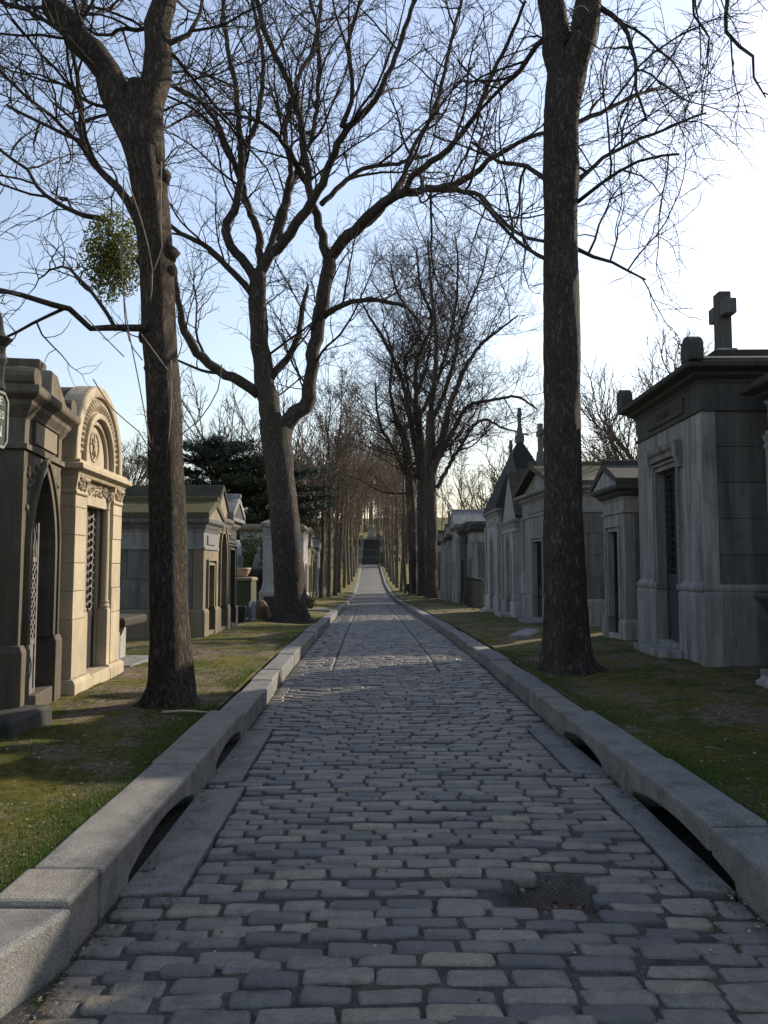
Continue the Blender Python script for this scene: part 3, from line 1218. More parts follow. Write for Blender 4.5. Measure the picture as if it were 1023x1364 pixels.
# ---- cream round-arched chapel
LT2 = empty('chapel_tomb', (-3.27, 9.07, .22), R(-87.1))
tag(LT2, 'sunlit cream limestone chapel with a round carved arch and a slender column', T)
S = M['lime']
w, d, hs = 1.74, 2.4, 2.47
MB().rings([(-.92, -.36, -.3, .06, -.5), (-.92, -.36, -.3, .06, .10), (-.90, -.36, -.3, .03, .14)]).build('plinth', S, LT2, bevel=.012)
MB().rings([(.36, .92, -.3, .06, -.5), (.36, .92, -.3, .06, .10), (.36, .90, -.3, .03, .14)]).build('plinth', S, LT2, bevel=.012)
MB().box(-.358, .358, -.6, .055, -.5, .12).build('threshold', S, LT2, bevel=.01)
r = random.Random(2)
for sx in (-1, 1):
    xa, xb = (-.87, -.50) if sx < 0 else (.50, .87)
    pl = MB().box(xa + .01, xb - .01, -.28, -.02, .1, 2.1).build('pilaster', S, LT2)
    zc = .142
    for i, hh in enumerate((.62, .30, .30, .30, .30, .13)):
        e = r.uniform(-.003, .003)
        MB().box(xa, xb, -.30, .0 + e, zc + .003, zc + hh - .003).build('stone_block', S, pl, bevel=.006)
        zc += hh
    # inner pier behind the column, its base and the column
    MB().box(*((-.498, -.36) if sx < 0 else (.36, .498)), -.28, -.13, .12, 2.1).build('door_jamb', S, LT2, bevel=.006)
    MB().mould(sx * .43 - .065, sx * .43 + .065, -.128, -.004, [(0, .14), (0, .80), (-.012, .82)]).build('column_pedestal', S, LT2, bevel=.006)
    cprof = [(.062, .82), (.066, .85), (.05, .875), (.058, .90), (.046, .925), (.044, 1.6), (.041, 2.02), (.05, 2.03), (.043, 2.05)]
    col_ = MB().lathe(cprof, 16, (sx * .43, -.066, 0)).build('column', S, LT2, smooth=True)
    m_ = col_.modifiers.new('edge', 'EDGE_SPLIT')
    cap = MB().lathe([(.044, 2.05), (.05, 2.10), (.062, 2.16), (.085, 2.21), (.088, 2.235)], 12, (sx * .43, -.066, 0))
    for i in range(10):
        a = i * .628
        cap.lathe([(.004, 0), (.016, .03), (.006, .06)], 6, (sx * .43 + .066 * math.cos(a), -.066 + .066 * math.sin(a), 2.12))
    cap.build('capital', S, LT2)
    # pilaster capital with carving
    q = MB().mould(xa, xb, -.28, 0, [(0, 2.10), (.012, 2.115), (.012, 2.135), (.0, 2.15), (.03, 2.30)])
    q.build('pilaster_capital', S, LT2, bevel=.004)
    mb = MB()
    rr = random.Random(3)
    for i in range(34):
        xx, zz = rr.uniform(xa + .03, xb - .03), rr.uniform(2.165, 2.285)
        yy = .004 + .03 * (zz - 2.15) / .15
        L, a = rr.uniform(.02, .035), rr.uniform(0, 3)
        mb.tube([Vector((xx - L * math.cos(a), yy, zz - L * math.sin(a))), Vector((xx, yy + .013, zz)), Vector((xx + L * math.cos(a), yy, zz + L * math.sin(a)))], [.006, .012, .006], 5)
    mb.build('carving', S, LT2)
# carved lintel over the door
MB().box(-.498, .498, -.30, -.05, 2.02, 2.30).build('lintel', S, LT2, bevel=.006)
mb = MB()
rr = random.Random(6)
for i in range(60):
    xx, zz = rr.uniform(-.36, .36), rr.uniform(2.15, 2.28)
    L, a = rr.uniform(.02, .035), rr.uniform(0, 3)
    mb.tube([Vector((xx - L * math.cos(a), -.05, zz - L * math.sin(a))), Vector((xx, -.036, zz)), Vector((xx + L * math.cos(a), -.05, zz + L * math.sin(a)))], [.006, .012, .006], 5)
mb.build('carving', S, LT2)
MB().mould(-.87, .87, -.30, 0, [(.02, 2.302), (.04, 2.34), (.10, 2.37), (.10, 2.42), (.05, 2.44), (.05, 2.47)]).build('ledge', S, LT2, bevel=.006)
# side walls
for sx in (-1, 1):
    xs = (-.85, -.68) if sx < 0 else (.68, .85)
    core = MB().box(xs[0], xs[1], -d, -.31, -.5, hs).build('side_wall', S, LT2)
    zc = -.1
    for i in range(8):
        hh = .32
        ya = -d
        while ya < -.33:
            yb = min(-.312, ya + r.uniform(.5, .9))
            if -.312 - yb < .25:
                yb = -.312
            xx = (-.872, -.84) if sx < 0 else (.84, .872)
            MB().box(*xx, ya + .003, yb - .003, zc + .003, zc + hh - .003).build('stone_block', S, core, bevel=.005)
            ya = yb
        zc += hh
MB().box(-.68, .68, -d, -d + .2, -.5, hs).build('back_wall', S, LT2)
# the arch above the ledge: barrel roof, archivolts, tympanum
def semi(rad, n=28, z=hs, st=.0):
    return [(-rad * math.cos(math.pi * i / n), z + st + rad * math.sin(math.pi * i / n)) for i in range(n + 1)]


LEG = .10
def semil(rad):
    return [(-rad, hs)] + semi(rad, 28, hs, LEG) + [(rad, hs)]


MB().band(semil(.74), .135, -.0, -.26).build('outer_archivolt', S, LT2, bevel=.03)
MB().band(semil(.735), .125, -.262, -d).build('barrel_roof', M['lime_roof'], LT2, bevel=.01)
MB().band(semil(.56), .178, -.05, -.2).build('carved_archivolt', S, LT2, bevel=.006)
mb = MB()
for i in range(30):
    a = math.pi * (i + .5) / 30
    c_, s_ = math.cos(a), math.sin(a)
    p0, p1, p2 = .585, .65, .715
    mb.tube([Vector((-c_ * p, yy, hs + LEG + s_ * p)) for p, yy in ((p0, -.052), (p1, -.028), (p2, -.05))], [.016, .026, .018], 6)
mb.build('carving', S, LT2)
MB().band(semil(.49), .068, -.0, -.2).build('inner_archivolt', S, LT2, bevel=.015)
MB().band(semil(.42), .066, -.06, -.2).build('inner_archivolt', S, LT2, bevel=.012)
MB().prism(semil(.418), -.10, -.22).build('tympanum', S, LT2)
mb = MB()
for k_ in range(3):
    pts = [Vector((.16 * math.cos(t) * (1 - .0 * k_), -.095, hs + .26 + .17 * math.sin(t))) for t in [2 * math.pi * i / 24 for i in range(25)]]
mb.tube(pts, [.012] * 25, 6)
for (a, b_) in (((0, .12), (0, .42)), ((-.10, .30), (.10, .30)), ((-.07, .16), (.08, .36)), ((.07, .16), (-.08, .36))):
    mb.tube([Vector((a[0], -.096, hs + a[1])), Vector(((a[0] + b_[0]) / 2 + .02, -.088, hs + (a[1] + b_[1]) / 2)), Vector((b_[0], -.096, hs + b_[1]))], [.009, .012, .009], 6)
mb.build('monogram', S, LT2, smooth=True)
MB().prism([(-.735, hs), (.735, hs)] + list(reversed(semi(.735, 16, hs, LEG)))[0:17], -d + .01, -d + .2).build('rear_gable', M['lime_roof'], LT2)
# iron door
dr = MB().box(-.355, .355, -.185, -.16, .12, .80).build('door', M['iron'], LT2, bevel=.004)
mb = MB()
for sx in (-1, 1):
    for i in range(13):
        zz = .86 + i * .092
        cxx = sx * .18
        pts = [Vector((cxx + .075 * math.cos(t), -.168, zz + .05 * math.sin(t))) for t in [2 * math.pi * j / 10 for j in range(11)]]
        mb.tube(pts, [.011] * 11, 5)
        mb.bar((cxx - .15, -.168, zz), (cxx - .07, -.168, zz + .046), .010)
        mb.bar((cxx + .07, -.168, zz + .046), (cxx + .15, -.168, zz), .010)
    for xx in (.02, .34):
        mb.box(sx * xx - .014, sx * xx + .014, -.182, -.157, .80, 2.015)
mb.build('scroll_grille', M['iron_grey'], dr)
MB().box(-.40, .40, -.62, -.58, 0, 2.3).build('shade_backing', M['dark'], LT2)  # dark sheet in place of the shade behind the door

# ---- plaque monument at the left frame edge
pm = empty('plaque_monument', (-2.93, 5.0, .2), R(-90))
tag(pm, 'dark monument at the left picture edge with a lettered octagonal plaque and a pinnacle', 'monument')
MB().mould(-.55, .55, -1.6, 0, [(.05, -.5), (.05, .35), (0, .42), (0, 2.0), (.05, 2.05), (.05, 2.15)]).build('body', M['grey_dark'], pm, bevel=.015)
MB().mould(-.45, .45, -1.4, -.2, [(0, 2.15), (0, 2.5), (.06, 2.55), (.06, 2.62), (-.1, 2.75)]).build('cap', M['grey_dark'], pm, bevel=.012)
oc = [(-.70, 2.27), (-.64, 2.21), (.42, 2.21), (.48, 2.27), (.48, 2.57), (.42, 2.63), (-.64, 2.63), (-.70, 2.57)]
plq = MB().prism(oc, .13, .16).build('plaque', M['plaque'], pm, bevel=.004)
MB().band(oc[::-1] + [oc[-1]], -.022, .172, .128).build('plaque_rim', M['plaque_edge'], plq, bevel=.003)
for s_, zz, sz, xx in (('FAMILLE', 2.555, .085, -.61), ('GERARD 1820', 2.455, .085, -.645), ('MASSON', 2.33, .12, -.62)):
    text_mesh('lettering', s_, sz, M['letter'], plq, (xx, .162, zz), (R(90), 0, R(180)), .003, 'RIGHT')
MB().box(-.6, .4, .0, .129, 2.33, 2.47).build('plaque_bracket', M['iron'], pm)
pn = MB().lathe([(.035, 2.63), (.06, 2.66), (.045, 2.72), (.05, 2.83), (.065, 2.88), (.045, 2.92), (.05, 2.98), (.10, 3.04), (.05, 3.06), (.035, 3.10), (.02, 3.2), (.005, 3.24)], 10, (-.655, .10, 0))
pn.build('pinnacle', M['grey_dark'], pm)

# stone slab on the ground before the sooty chapel
sl = MB().mould(-.42, .42, -.32, .32, [(0, -.25), (0, .10), (-.02, .13)]).build('stone_slab', M['grey_dark'], None, bevel=.02)
sl.location = (-3.28, 6.55, verge_z(-3.28, 6.55) - .02)
sl.rotation_euler = (R(2), R(-2), R(-6))
tag(sl, 'low dark worn stone slab lying on the earth before the sooty chapel', 'slab')

# ---- table tomb between the cream chapel and the near left trunk
tt = empty('table_tomb', (-3.42, 11.0, gz(-3.42, 11.0)), LRZ)
tag(tt, 'low table tomb with dark slab on pale blocks, behind the near left trunk', T)
MB().mould(-.5, .5, -1.5, .0, [(-.02, .55), (0, .57), (0, .65), (-.03, .68)]).build('slab', M['moss_dark'], tt, bevel=.02)
for i, (xa, ya, wx, wy, mt) in enumerate(((.12, -.42, .3, .36, 'beige'), (.1, -1.2, .3, .4, 'beige'), (-.35, -.5, .26, .4, 'grey_pale'), (-.35, -1.2, .26, .4, 'grey_pale'), (.34, -.25, .14, .22, 'grey_pale'))):
    MB().box(xa - wx / 2, xa + wx / 2, ya - wy / 2, ya + wy / 2, -.2, .548).build('block', M[mt], tt, bevel=.015)
MB().box(-.6, .6, -1.6, .12, -.3, .06).build('base', M['grey'], tt, bevel=.015)

# ---- left row further on
chapel('chapel_tomb', 'beige chapel with a mossy roof and small pediment, right behind the near left trunk', T, (-3.32, 15.3, gz(-3.3, 15.3)), LRZ, 1.25, 3.6, 1.68,
       ('beige', 'grey_side'), .55, 'rect', .5, .1, 1.38, roof='pediment', rh=.3, over=.12, frieze=.38, frame=True, roofmat='moss_roof', seed=3, step=False, fm='grey')
chapel('chapel_tomb', 'tall pointed-arch chapel with a steep dark mossy roof, second behind the near left trunk', T, (-3.36, 16.7, gz(-3.3, 17)), LRZ, 1.3, 3.4, 2.1,
       ('beige', 'grey_side'), .55, 'pointed', .62, .1, 1.6, 1.2, roof='steep', rh=.62, over=.1, frieze=.12, panel=False, roofmat='moss_dark', seed=4, step=False, dmat='iron')
chapel('chapel_tomb', 'dark chapel with flat moulded cornice, last before the mossy box tomb', T, (-3.42, 18.0, gz(-3.3, 18.0)), LRZ, 1.15, 2.8, 1.95,
       ('grey_dark', 'grey'), .5, 'rect', .62, .1, 1.8, roof='pediment', rh=.42, over=.18, frieze=.36, roofmat='grey', seed=5, step=False)

bt = empty('box_tomb', (-3.62, 22.6, gz(-3.6, 22.6)), LRZ)
tag(bt, 'plain algae-green box tomb carrying a terracotta bowl, left of the forked trunk', T)
MB().rings([(-.5, .5, -.9, 0, -.4), (-.47, .47, -.88, -.02, 1.1)]).build('body', M['green_stone'], bt, bevel=.02)
MB().mould(-.5, .5, -.9, 0, [(.0, 1.1), (.02, 1.12), (.02, 1.18), (-.03, 1.21)]).build('top_slab', M['beige'], bt, bevel=.012)
bw = MB().lathe([(.14, 0), (.2, .03), (.27, .16), (.285, .22), (.30, .235), (.30, .27), (.26, .27), (.22, .18), (.05, .1)], 22)
bwo = bw.build('terracotta_bowl', M['terra'], None, smooth=True)
bwo.location = (-4.05, 22.75, gz(-3.6, 22.6) + 1.21)
tag(bwo, 'round terracotta bowl standing on the algae-green box tomb', 'bowl')
# marble sarcophagus and cross monument behind it
cm = empty('cross_monument', (-4.5, 25.2, gz(-4.5, 25)), R(-70))
tag(cm, 'grey headstone topped by a small white cross, behind the terracotta bowl', T)
MB().mould(-.5, .5, -.4, .0, [(.12, -.3), (.12, .3), (0, .36), (0, 1.9)]).build('stele', M['grey'], cm, bevel=.02)
MB().prism([(-.5, 1.9), (.5, 1.9), (.42, 2.1), (.2, 2.3), (0, 2.42), (-.2, 2.3), (-.42, 2.1)], -.36, -.04).build('pediment', M['grey_pale'], cm, bevel=.015)
mb = MB()
cross_geo(mb, 0, -.2, 2.4, .52, .045, .15)
mb.build('cross', M['grey_pale'], cm, bevel=.006)
ub = empty('statue_urn', (-3.95, 25.3, gz(-4, 25)), R(-90))
tag(ub, 'stone basin with a weathered seated figure on it, beside the small white cross', 'statue')
MB().lathe([(.3, -.3), (.3, .2), (.2, .3), (.16, .9), (.3, 1.15), (.46, 1.3), (.5, 1.42), (.48, 1.46), (.2, 1.4)], 20).build('basin', M['grey_dark'], ub)
fig = MB()
fig.tube([Vector((0, 0, 1.38)), Vector((.02, 0, 1.55)), Vector((.03, .02, 1.75)), Vector((0, .04, 1.92)), Vector((0, .05, 2.0))], [.2, .17, .14, .12, .05], 10)
fig.lathe([(.02, 0), (.075, .05), (.09, .12), (.07, .19), (.02, .22)], 12, (0, .06, 1.99))
for s_ in (-1, 1):
    fig.tube([Vector((s_ * .12, .03, 1.88)), Vector((s_ * .2, .1, 1.7)), Vector((s_ * .1, .2, 1.6))], [.05, .045, .035], 8)
    fig.tube([Vector((s_ * .08, .02, 1.48)), Vector((s_ * .11, .25, 1.52)), Vector((s_ * .1, .28, 1.36))], [.085, .07, .05], 8)
fig.build('figure', M['grey'], ub, smooth=True)
for (px_, yy, nm, lb, mt, hw, hh) in ((-3.62, 20.1, 'planter_box', 'black box planter on the grass before the dark flat chapel, nearest the path', 'planter', .17, .44),
                                      (-3.72, 20.75, 'planter_box', 'grey box planter beside the white upright stone', 'grey', .2, .42)):
    o = empty(nm, (px_, yy, gz(px_, yy)), R(8))
    tag(o, lb, 'planter')
    MB().rings([(-hw * .85, hw * .85, -hw * .85, hw * .85, -.05), (-hw, hw, -hw, hw, hh), (-hw * .86, hw * .86, -hw * .86, hw * .86, hh), (-hw * .84, hw * .84, -hw * .84, hw * .84, hh - .06)]).build('box', M[mt], o, bevel=.006)
    MB().box(-hw * .84, hw * .84, -hw * .84, hw * .84, hh - .08, hh - .05).build('soil', M['bed'], o)
o = MB().mould(-.12, .12, -.06, .06, [(.03, -.1), (.03, .08), (0, .1), (0, .5), (-.03, .56)]).build('white_stele', M['white_stone'], None, bevel=.012)
o.location = (-3.4, 20.9, gz(-3.4, 20.9))
o.rotation_euler = (0, 0, R(-60))
tag(o, 'small upright white stone on the grass before the box tomb', 'headstone')
o = MB().lathe([(.26, -.1), (.28, .1), (.24, .35), (.12, .52), (.03, .56)], 9).build('rusty_marker', M['rust'], None)
o.location = (-3.28, 21.6, gz(-3.3, 21.6))
tag(o, 'rusty brown rough stone leaning at the foot of the green box tomb', 'stone')

pt = empty('pillar_tomb', (-3.12, 25.0, gz(-3.2, 25)), LRZ)
tag(pt, 'tall pale stone pillar tomb half hidden by the dark forked trunk', T)
MB().mould(-.5, .5, -.55, 0, [(.1, -.4), (.1, .75), (.06, .8), (.02, .95), (0, 1.05), (0, 2.42), (.02, 2.44), (.02, 2.5), (0, 2.52)]).build('shaft', M['grey_pale'], pt, bevel=.012)
MB().mould(-.5, .5, -.55, 0, [(.0, 2.52), (.0, 2.78), (.05, 2.82), (.08, 2.86), (.08, 2.95), (-.05, 3.02)]).build('capital', M['grey'], pt, bevel=.012)
for i_ in range(3):
    MB().box(-.52 + i_ * .34, -.34 + i_ * .34, .05, .12, .1, .6).build('panel', M['grey_dark'], pt, bevel=.01)
MB().box(.602, .62, -.5, -.1, .1, .62).build('panel', M['grey_dark'], pt)

far_l = [
    (-3.98, 42.3, 2.6, 3.4, 3.35, ('grey_pale', 'beige'), 'rect', 'flat', .25, 0, 'broad pale chapel just right of the dark forked trunk'),
    (-4.15, 46.6, 2.0, 2.4, 2.7, ('beige', 'dirty'), 'rect', 'pediment', .55, 0, 'sunlit beige chapel with pediment beyond the broad pale chapel'),
    (-4.25, 50.4, 1.9, 2.4, 2.5, ('beige', 'beige'), 'round', 'flat', .2, 0, 'lower beige round-arched chapel among the left saplings'),
    (-4.4, 57.0, 2.0, 2.4, 2.9, ('grey_pale', 'grey'), 'rect', 'pediment', .7, .6, 'pale chapel with cross behind the left saplings'),
    (-4.5, 64.0, 2.2, 2.4, 2.6, ('grey', 'grey_dark'), 'pointed', 'steep', 1.0, 0, 'steep-roofed grey chapel far along the left side'),
    (-4.7, 73.0, 2.2, 2.4, 2.8, ('beige', 'grey'), 'rect', 'flat', .3, 0, 'farthest beige chapel on the left side of the path'),
]
for i, (x, y, w, d, h, mt, kd, rf, rh, cr, lb) in enumerate(far_l):
    chapel('chapel_tomb', lb, T, (x, y, gz(x, y)), LRZ, w, d, h, mt, .5, kd, .7, .1, 2.0, roof=rf, rh=rh, frieze=.4, cross=cr, seed=20 + i, step=False, blocks=i < 2)

# ---- right row
def right(name, label, x, y, w, d, h, rot=0, **kw):
    return chapel(name, label, T, (x, y, gz(x, y)), RRZ + R(rot), w, d, h, **kw)


# big chapel with the inscription and the roof cross
RT1 = chapel('chapel_tomb', 'large grey chapel with a lettered frieze, rounded corner ornaments and a roof cross', T, (4.53, 12.0, .20), R(88.3), 2.9, 3.0, 3.5,
             ('grey', 'grey_dark'), 1.0, 'rect', .92, .18, 2.86, roof='flat', rh=.16, over=.26, frieze=.44, door='grid', dmat='iron_blue', acro=.34, text='CASSART', seed=2, depth=.13, step=True, fm='grey_dark')
MB().mould(-1.28, 1.28, -3.0, 0, [(.055, .94), (.075, .98), (.03, 1.06), (.0, 1.1)]).build('plinth_moulding', M['grey'], RT1, bevel=.006) if False else None
for sx in (-1, 1):
    MB().mould(sx * .96 - .44, sx * .96 + .44, -.19, .0, [(.045, .99), (.06, 1.02), (.06, 1.06), (.01, 1.13)]).build('plinth_moulding', M['grey'], RT1, bevel=.006)
    MB().mould(sx * 1.34 - .08, sx * 1.34 + .08, -2.98, -.21, [(.045, .99), (.06, 1.02), (.06, 1.06), (.01, 1.13)]).build('plinth_moulding', M['grey'], RT1, bevel=.006)
MB().mould(-.66, .66, -.05, .07, [(.0, 3.02), (.0, 3.1), (.05, 3.14), (.06, 3.22), (.02, 3.24)]).build('door_hood', M['grey'], RT1, bevel=.008)
for sx in (-1, 1):
    MB().rings([(sx * .66 - .07, sx * .66 + .07, -.03, .05, 2.82), (sx * .66 - .08, sx * .66 + .08, -.03, .11, 3.0), (sx * .66 - .08, sx * .66 + .08, -.03, .12, 3.16)]).build('bracket', M['grey'], RT1, bevel=.012)
zt = 3.5 + .44 + .21 + .16
MB().mould(-1.25, 1.25, -2.7, -.3, [(0, zt - .02), (0, zt + .12), (-.3, zt + .2)]).build('attic', M['grey_dark'], RT1, bevel=.015)
MB().mould(-.2, .2, -1.15, -.75, [(.1, zt + .1), (.1, zt + .28), (0, zt + .34), (-.05, zt + .46)]).build('cross_base', M['grey'], RT1, bevel=.015)
mb = MB()
cross_geo(mb, 0, -.95, zt + .46, .92, .12, .32, .68)
mb.build('cross', M['grey_side'], RT1, bevel=.012)

right('chapel_tomb', 'small low chapel squeezed between the large lettered chapel and the right trunk', 4.52, 14.75, 1.3, 2.4, 2.38,
      mats=('grey', 'grey_dark'), plinth=.42, kind='rect', ow=.62, sill=.12, zs=2.05, roof='pediment', rh=.38, over=.2, frieze=.3, panel=False, seed=8, roofmat='grey_dark', step=False)
right('chapel_tomb', 'grey chapel with an open triangular pediment and cross, behind the right trunk', 4.1, 19.75, 3.3, 3.4, 2.75, 2.9,
      mats=('grey', 'grey'), plinth=.7, kind='rect', ow=.9, sill=.15, zs=2.1, roof='pediment', rh=.62, over=.2, frieze=.42, cross=.72, seed=9, roofmat='moss_roof', pil=True, door='grid', pedy=-.02)
right('chapel_tomb', 'pale narrow gothic chapel with a slim gable and finial cross, left of the right trunk', 3.98, 23.5, 2.3, 2.6, 2.55,
      mats=('grey_pale', 'grey'), plinth=.5, kind='pointed', ow=.75, sill=.12, zs=1.75, k=1.3, roof='steep', rh=1.5, over=.08, frieze=.15, panel=False, cross=.55, seed=10, roofmat='moss_dark', pil=True)
right('chapel_tomb', 'pale chapel under a very tall dark pyramid roof with a top finial', 3.95, 26.7, 2.9, 2.0, 3.0,
      mats=('grey_pale', 'grey'), plinth=.6, kind='pointed', ow=.8, sill=.12, zs=1.9, k=1.2, roof='hip', rh=2.5, over=.12, frieze=.3, cross=.7, crossat='mid', seed=11, roofmat='slate', pil=True)
far_r = [
    (4.28, 35.7, 2.3, 3.0, 2.9, ('grey', 'grey_dark'), 'rect', 'flat', .3, 0, 'broad dark chapel with flat mossy roof behind the iron railing', 'moss_dark'),
    (4.2, 38.4, 2.2, 2.6, 3.0, ('grey_dark', 'grey_dark'), 'rect', 'flat', .4, 0, 'blackened flat-roofed chapel next beyond the broad dark one', None),
    (4.1, 41.2, 2.4, 2.6, 3.4, ('grey_pale', 'grey'), 'rect', 'pediment', .8, 0, 'pale tall chapel with pediment in the far right row', None),
    (4.0, 44.2, 2.0, 2.6, 3.0, ('grey', 'grey_dark'), 'rect', 'pediment', .6, .5, 'grey chapel with small cross beyond the pale tall chapel', None),
    (3.95, 47.4, 2.2, 2.6, 3.0, ('grey_pale', 'grey'), 'round', 'flat', .3, 0, 'pale round-arched chapel just before the right tree cluster', None),
    (3.9, 54.0, 2.2, 2.6, 3.2, ('grey_pale', 'grey_dark'), 'rect', 'pediment', .7, 0, 'pale chapel half hidden behind the right tree cluster', None),
    (3.8, 61.0, 2.2, 2.6, 3.0, ('grey_pale', 'grey'), 'rect', 'flat', .3, 0, 'far pale flat chapel beyond the right tree cluster', None),
    (3.6, 70.0, 2.2, 2.6, 2.9, ('beige', 'grey'), 'rect', 'pediment', .6, 0, 'farthest beige chapel on the right side of the path', None),
]
for i, (x, y, w, d, h, mt, kd, rf, rh, cr, lb, rm) in enumerate(far_r):
    right('chapel_tomb', lb, x, y, w, d, h, mats=mt, plinth=.55, kind=kd, ow=.75, sill=.1, zs=2.1, roof=rf, rh=rh, frieze=.45, over=.18, cross=cr, seed=40 + i, roofmat=rm, pil=(i % 2 == 0), step=False, blocks=i < 1)

# taller monuments standing behind the far right row
for (x, y, h, lb) in ((6.3, 39, 5.2, 'pale obelisk-like monument rising behind the far right row'), ):
    o = empty('obelisk', (x, y, gz(x, y)))
    tag(o, lb, 'monument')
    MB().mould(-.6, .6, -.6, .6, [(.2, -.4), (.2, .5), (0, .6), (0, 2.6), (.12, 2.7), (.12, 2.85)]).build('pedestal', M['grey_pale'], o, bevel=.02)
    MB().rings([(-.45, .45, -.45, .45, 2.85), (-.26, .26, -.26, .26, h - .3), (-.02, .02, -.02, .02, h)]).build('shaft', M['grey_pale'], o, bevel=.02)

# chapel at the right picture edge and an unseen one added to shade the path
right('chapel_tomb', 'dark chapel at the right picture edge, only its cornice corner in view', 5.12, 9.05, 1.85, 2.6, 3.1, mats=('grey', 'grey_dark'), plinth=.6, kind='rect', ow=.8, sill=.15,
      zs=2.6, roof='flat', rh=.2, over=.26, frieze=.45, seed=60, pil=True)
right('chapel_tomb', 'grey chapel added out of view to the right of the camera to shade the path', 4.95, 5.25, 4.3, 2.6, 3.5, mats=('grey', 'grey_dark'), plinth=.6, kind='rect', ow=.8, sill=.15,
      zs=2.2, roof='flat', rh=.2, over=.2, frieze=.4, seed=61, blocks=False)

# stone urn at the right picture edge
u = empty('stone_urn', (4.66, 8.6, gz(4.66, 8.6)))
tag(u, 'large dark stone garden urn cut by the right picture edge', 'urn')
MB().mould(-.3, .3, -.3, .3, [(.03, -.3), (.03, .08), (0, .10), (-.02, .14)]).build('foot', M['grey'], u, bevel=.015)
MB().lathe([(.27, .14), (.29, .19), (.22, .24), (.14, .30), (.11, .45), (.13, .6), (.2, .72), (.30, .86), (.36, .96), (.40, 1.0), (.43, 1.03), (.43, 1.09), (.36, 1.09), (.3, 1.0)], 28).build('bowl', M['grey_dark'], u, smooth=True)

# white pedestal with green ornament between two right chapels
wp = empty('white_pedestal', (4.55, 21.95, gz(4.5, 22)), R(90))
tag(wp, 'small white square pedestal tomb with a green bronze ornament, between two right chapels', T)
MB().mould(-.26, .26, -.26, .26, [(.08, -.3), (.08, .25), (0, .3), (0, 1.15), (.05, 1.2), (.08, 1.26), (.08, 1.32), (-.1, 1.42)]).build('body', M['white_stone'], wp, bevel=.012)
mb = MB()
for k_ in range(9):
    a = k_ * .7
    mb.tube([Vector((.02, .27, .35)), Vector((.08 * math.sin(a), .30, .5)), Vector((.12 * math.sin(a * 1.7), .29, .45 + .05 * k_))], [.03, .03, .012], 5)
mb.build('bronze_ornament', plain_mat('verdigris_bronze', (.05, .16, .14), .7, .2, .4, 20), wp)

# iron railing in the gap of the right row
ir = empty('iron_railing', (3.9, 31.5, gz(3.9, 31.5)))
tag(ir, 'dark spiked iron railing in the gap between right-hand chapels', 'railing')
ln = 5.2
for zz in (.25, 1.0):
    MB().box(-.02, .02, -ln / 2, ln / 2, zz - .02, zz + .02).build('rail', M['iron'], ir)
bm_ = MB().tube([Vector((0, 0, -.1)), Vector((0, 0, 1.15))], [.014, .014], 6)
bm_.lathe([(.004, 0), (.03, .05), (.0, .16)], 6, (0, 0, 1.14))
me_ = bm_.mesh('baluster', M['iron'])
for i in range(27):
    inst(me_, 'baluster', ir, (0, -ln / 2 + i * .2, 0))

# flush stones set in the grass
for i, (x, y, L, w, lb) in enumerate(((-2.55, 29, 1.5, .5, 'flat grey kerb stone lying across the left verge beyond the forked trunk'),
                                      (3.0, 15.9, 1.6, .35, 'flat stone edging in the grass left of the right trunk'))):
    o = MB().mould(-L / 2, L / 2, -w / 2, w / 2, [(0, -.15), (0, .05), (-.02, .07)]).build('flat_stone', M['grey'], None, bevel=.012)
    o.location = (x, y, verge_z(x, y))
    o.rotation_euler = (0, 0, R(3 if i == 0 else 70))
    tag(o, lb, 'stone')
# ------------------------------------------------------------------ trees
def smooth_path(pts, rads, step):
    """Catmull-Rom through the points, resampled about every step metres"""
    out, ro = [], []
    n = len(pts)
    for i in range(n - 1):
        p0, p1, p2, p3 = pts[max(i - 1, 0)], pts[i], pts[i + 1], pts[min(i + 2, n - 1)]
        m = max(1, int((p2 - p1).length / step))
        for j in range(m):
            t = j / m
            out.append(.5 * ((2 * p1) + (p2 - p0) * t + (2 * p0 - 5 * p1 + 4 * p2 - p3) * t * t + (3 * p1 - p0 - 3 * p2 + p3) * t ** 3))
            ro.append(rads[i] + (rads[i + 1] - rads[i]) * t)
    out.append(pts[-1])
    ro.append(rads[-1])
    return out, ro


def rvec(r):
    while True:
        v = Vector((r.uniform(-1, 1), r.uniform(-1, 1), r.uniform(-1, 1)))
        if .05 < v.length < 1:
            return v.normalized()


UP = Vector((0, 0, 1))


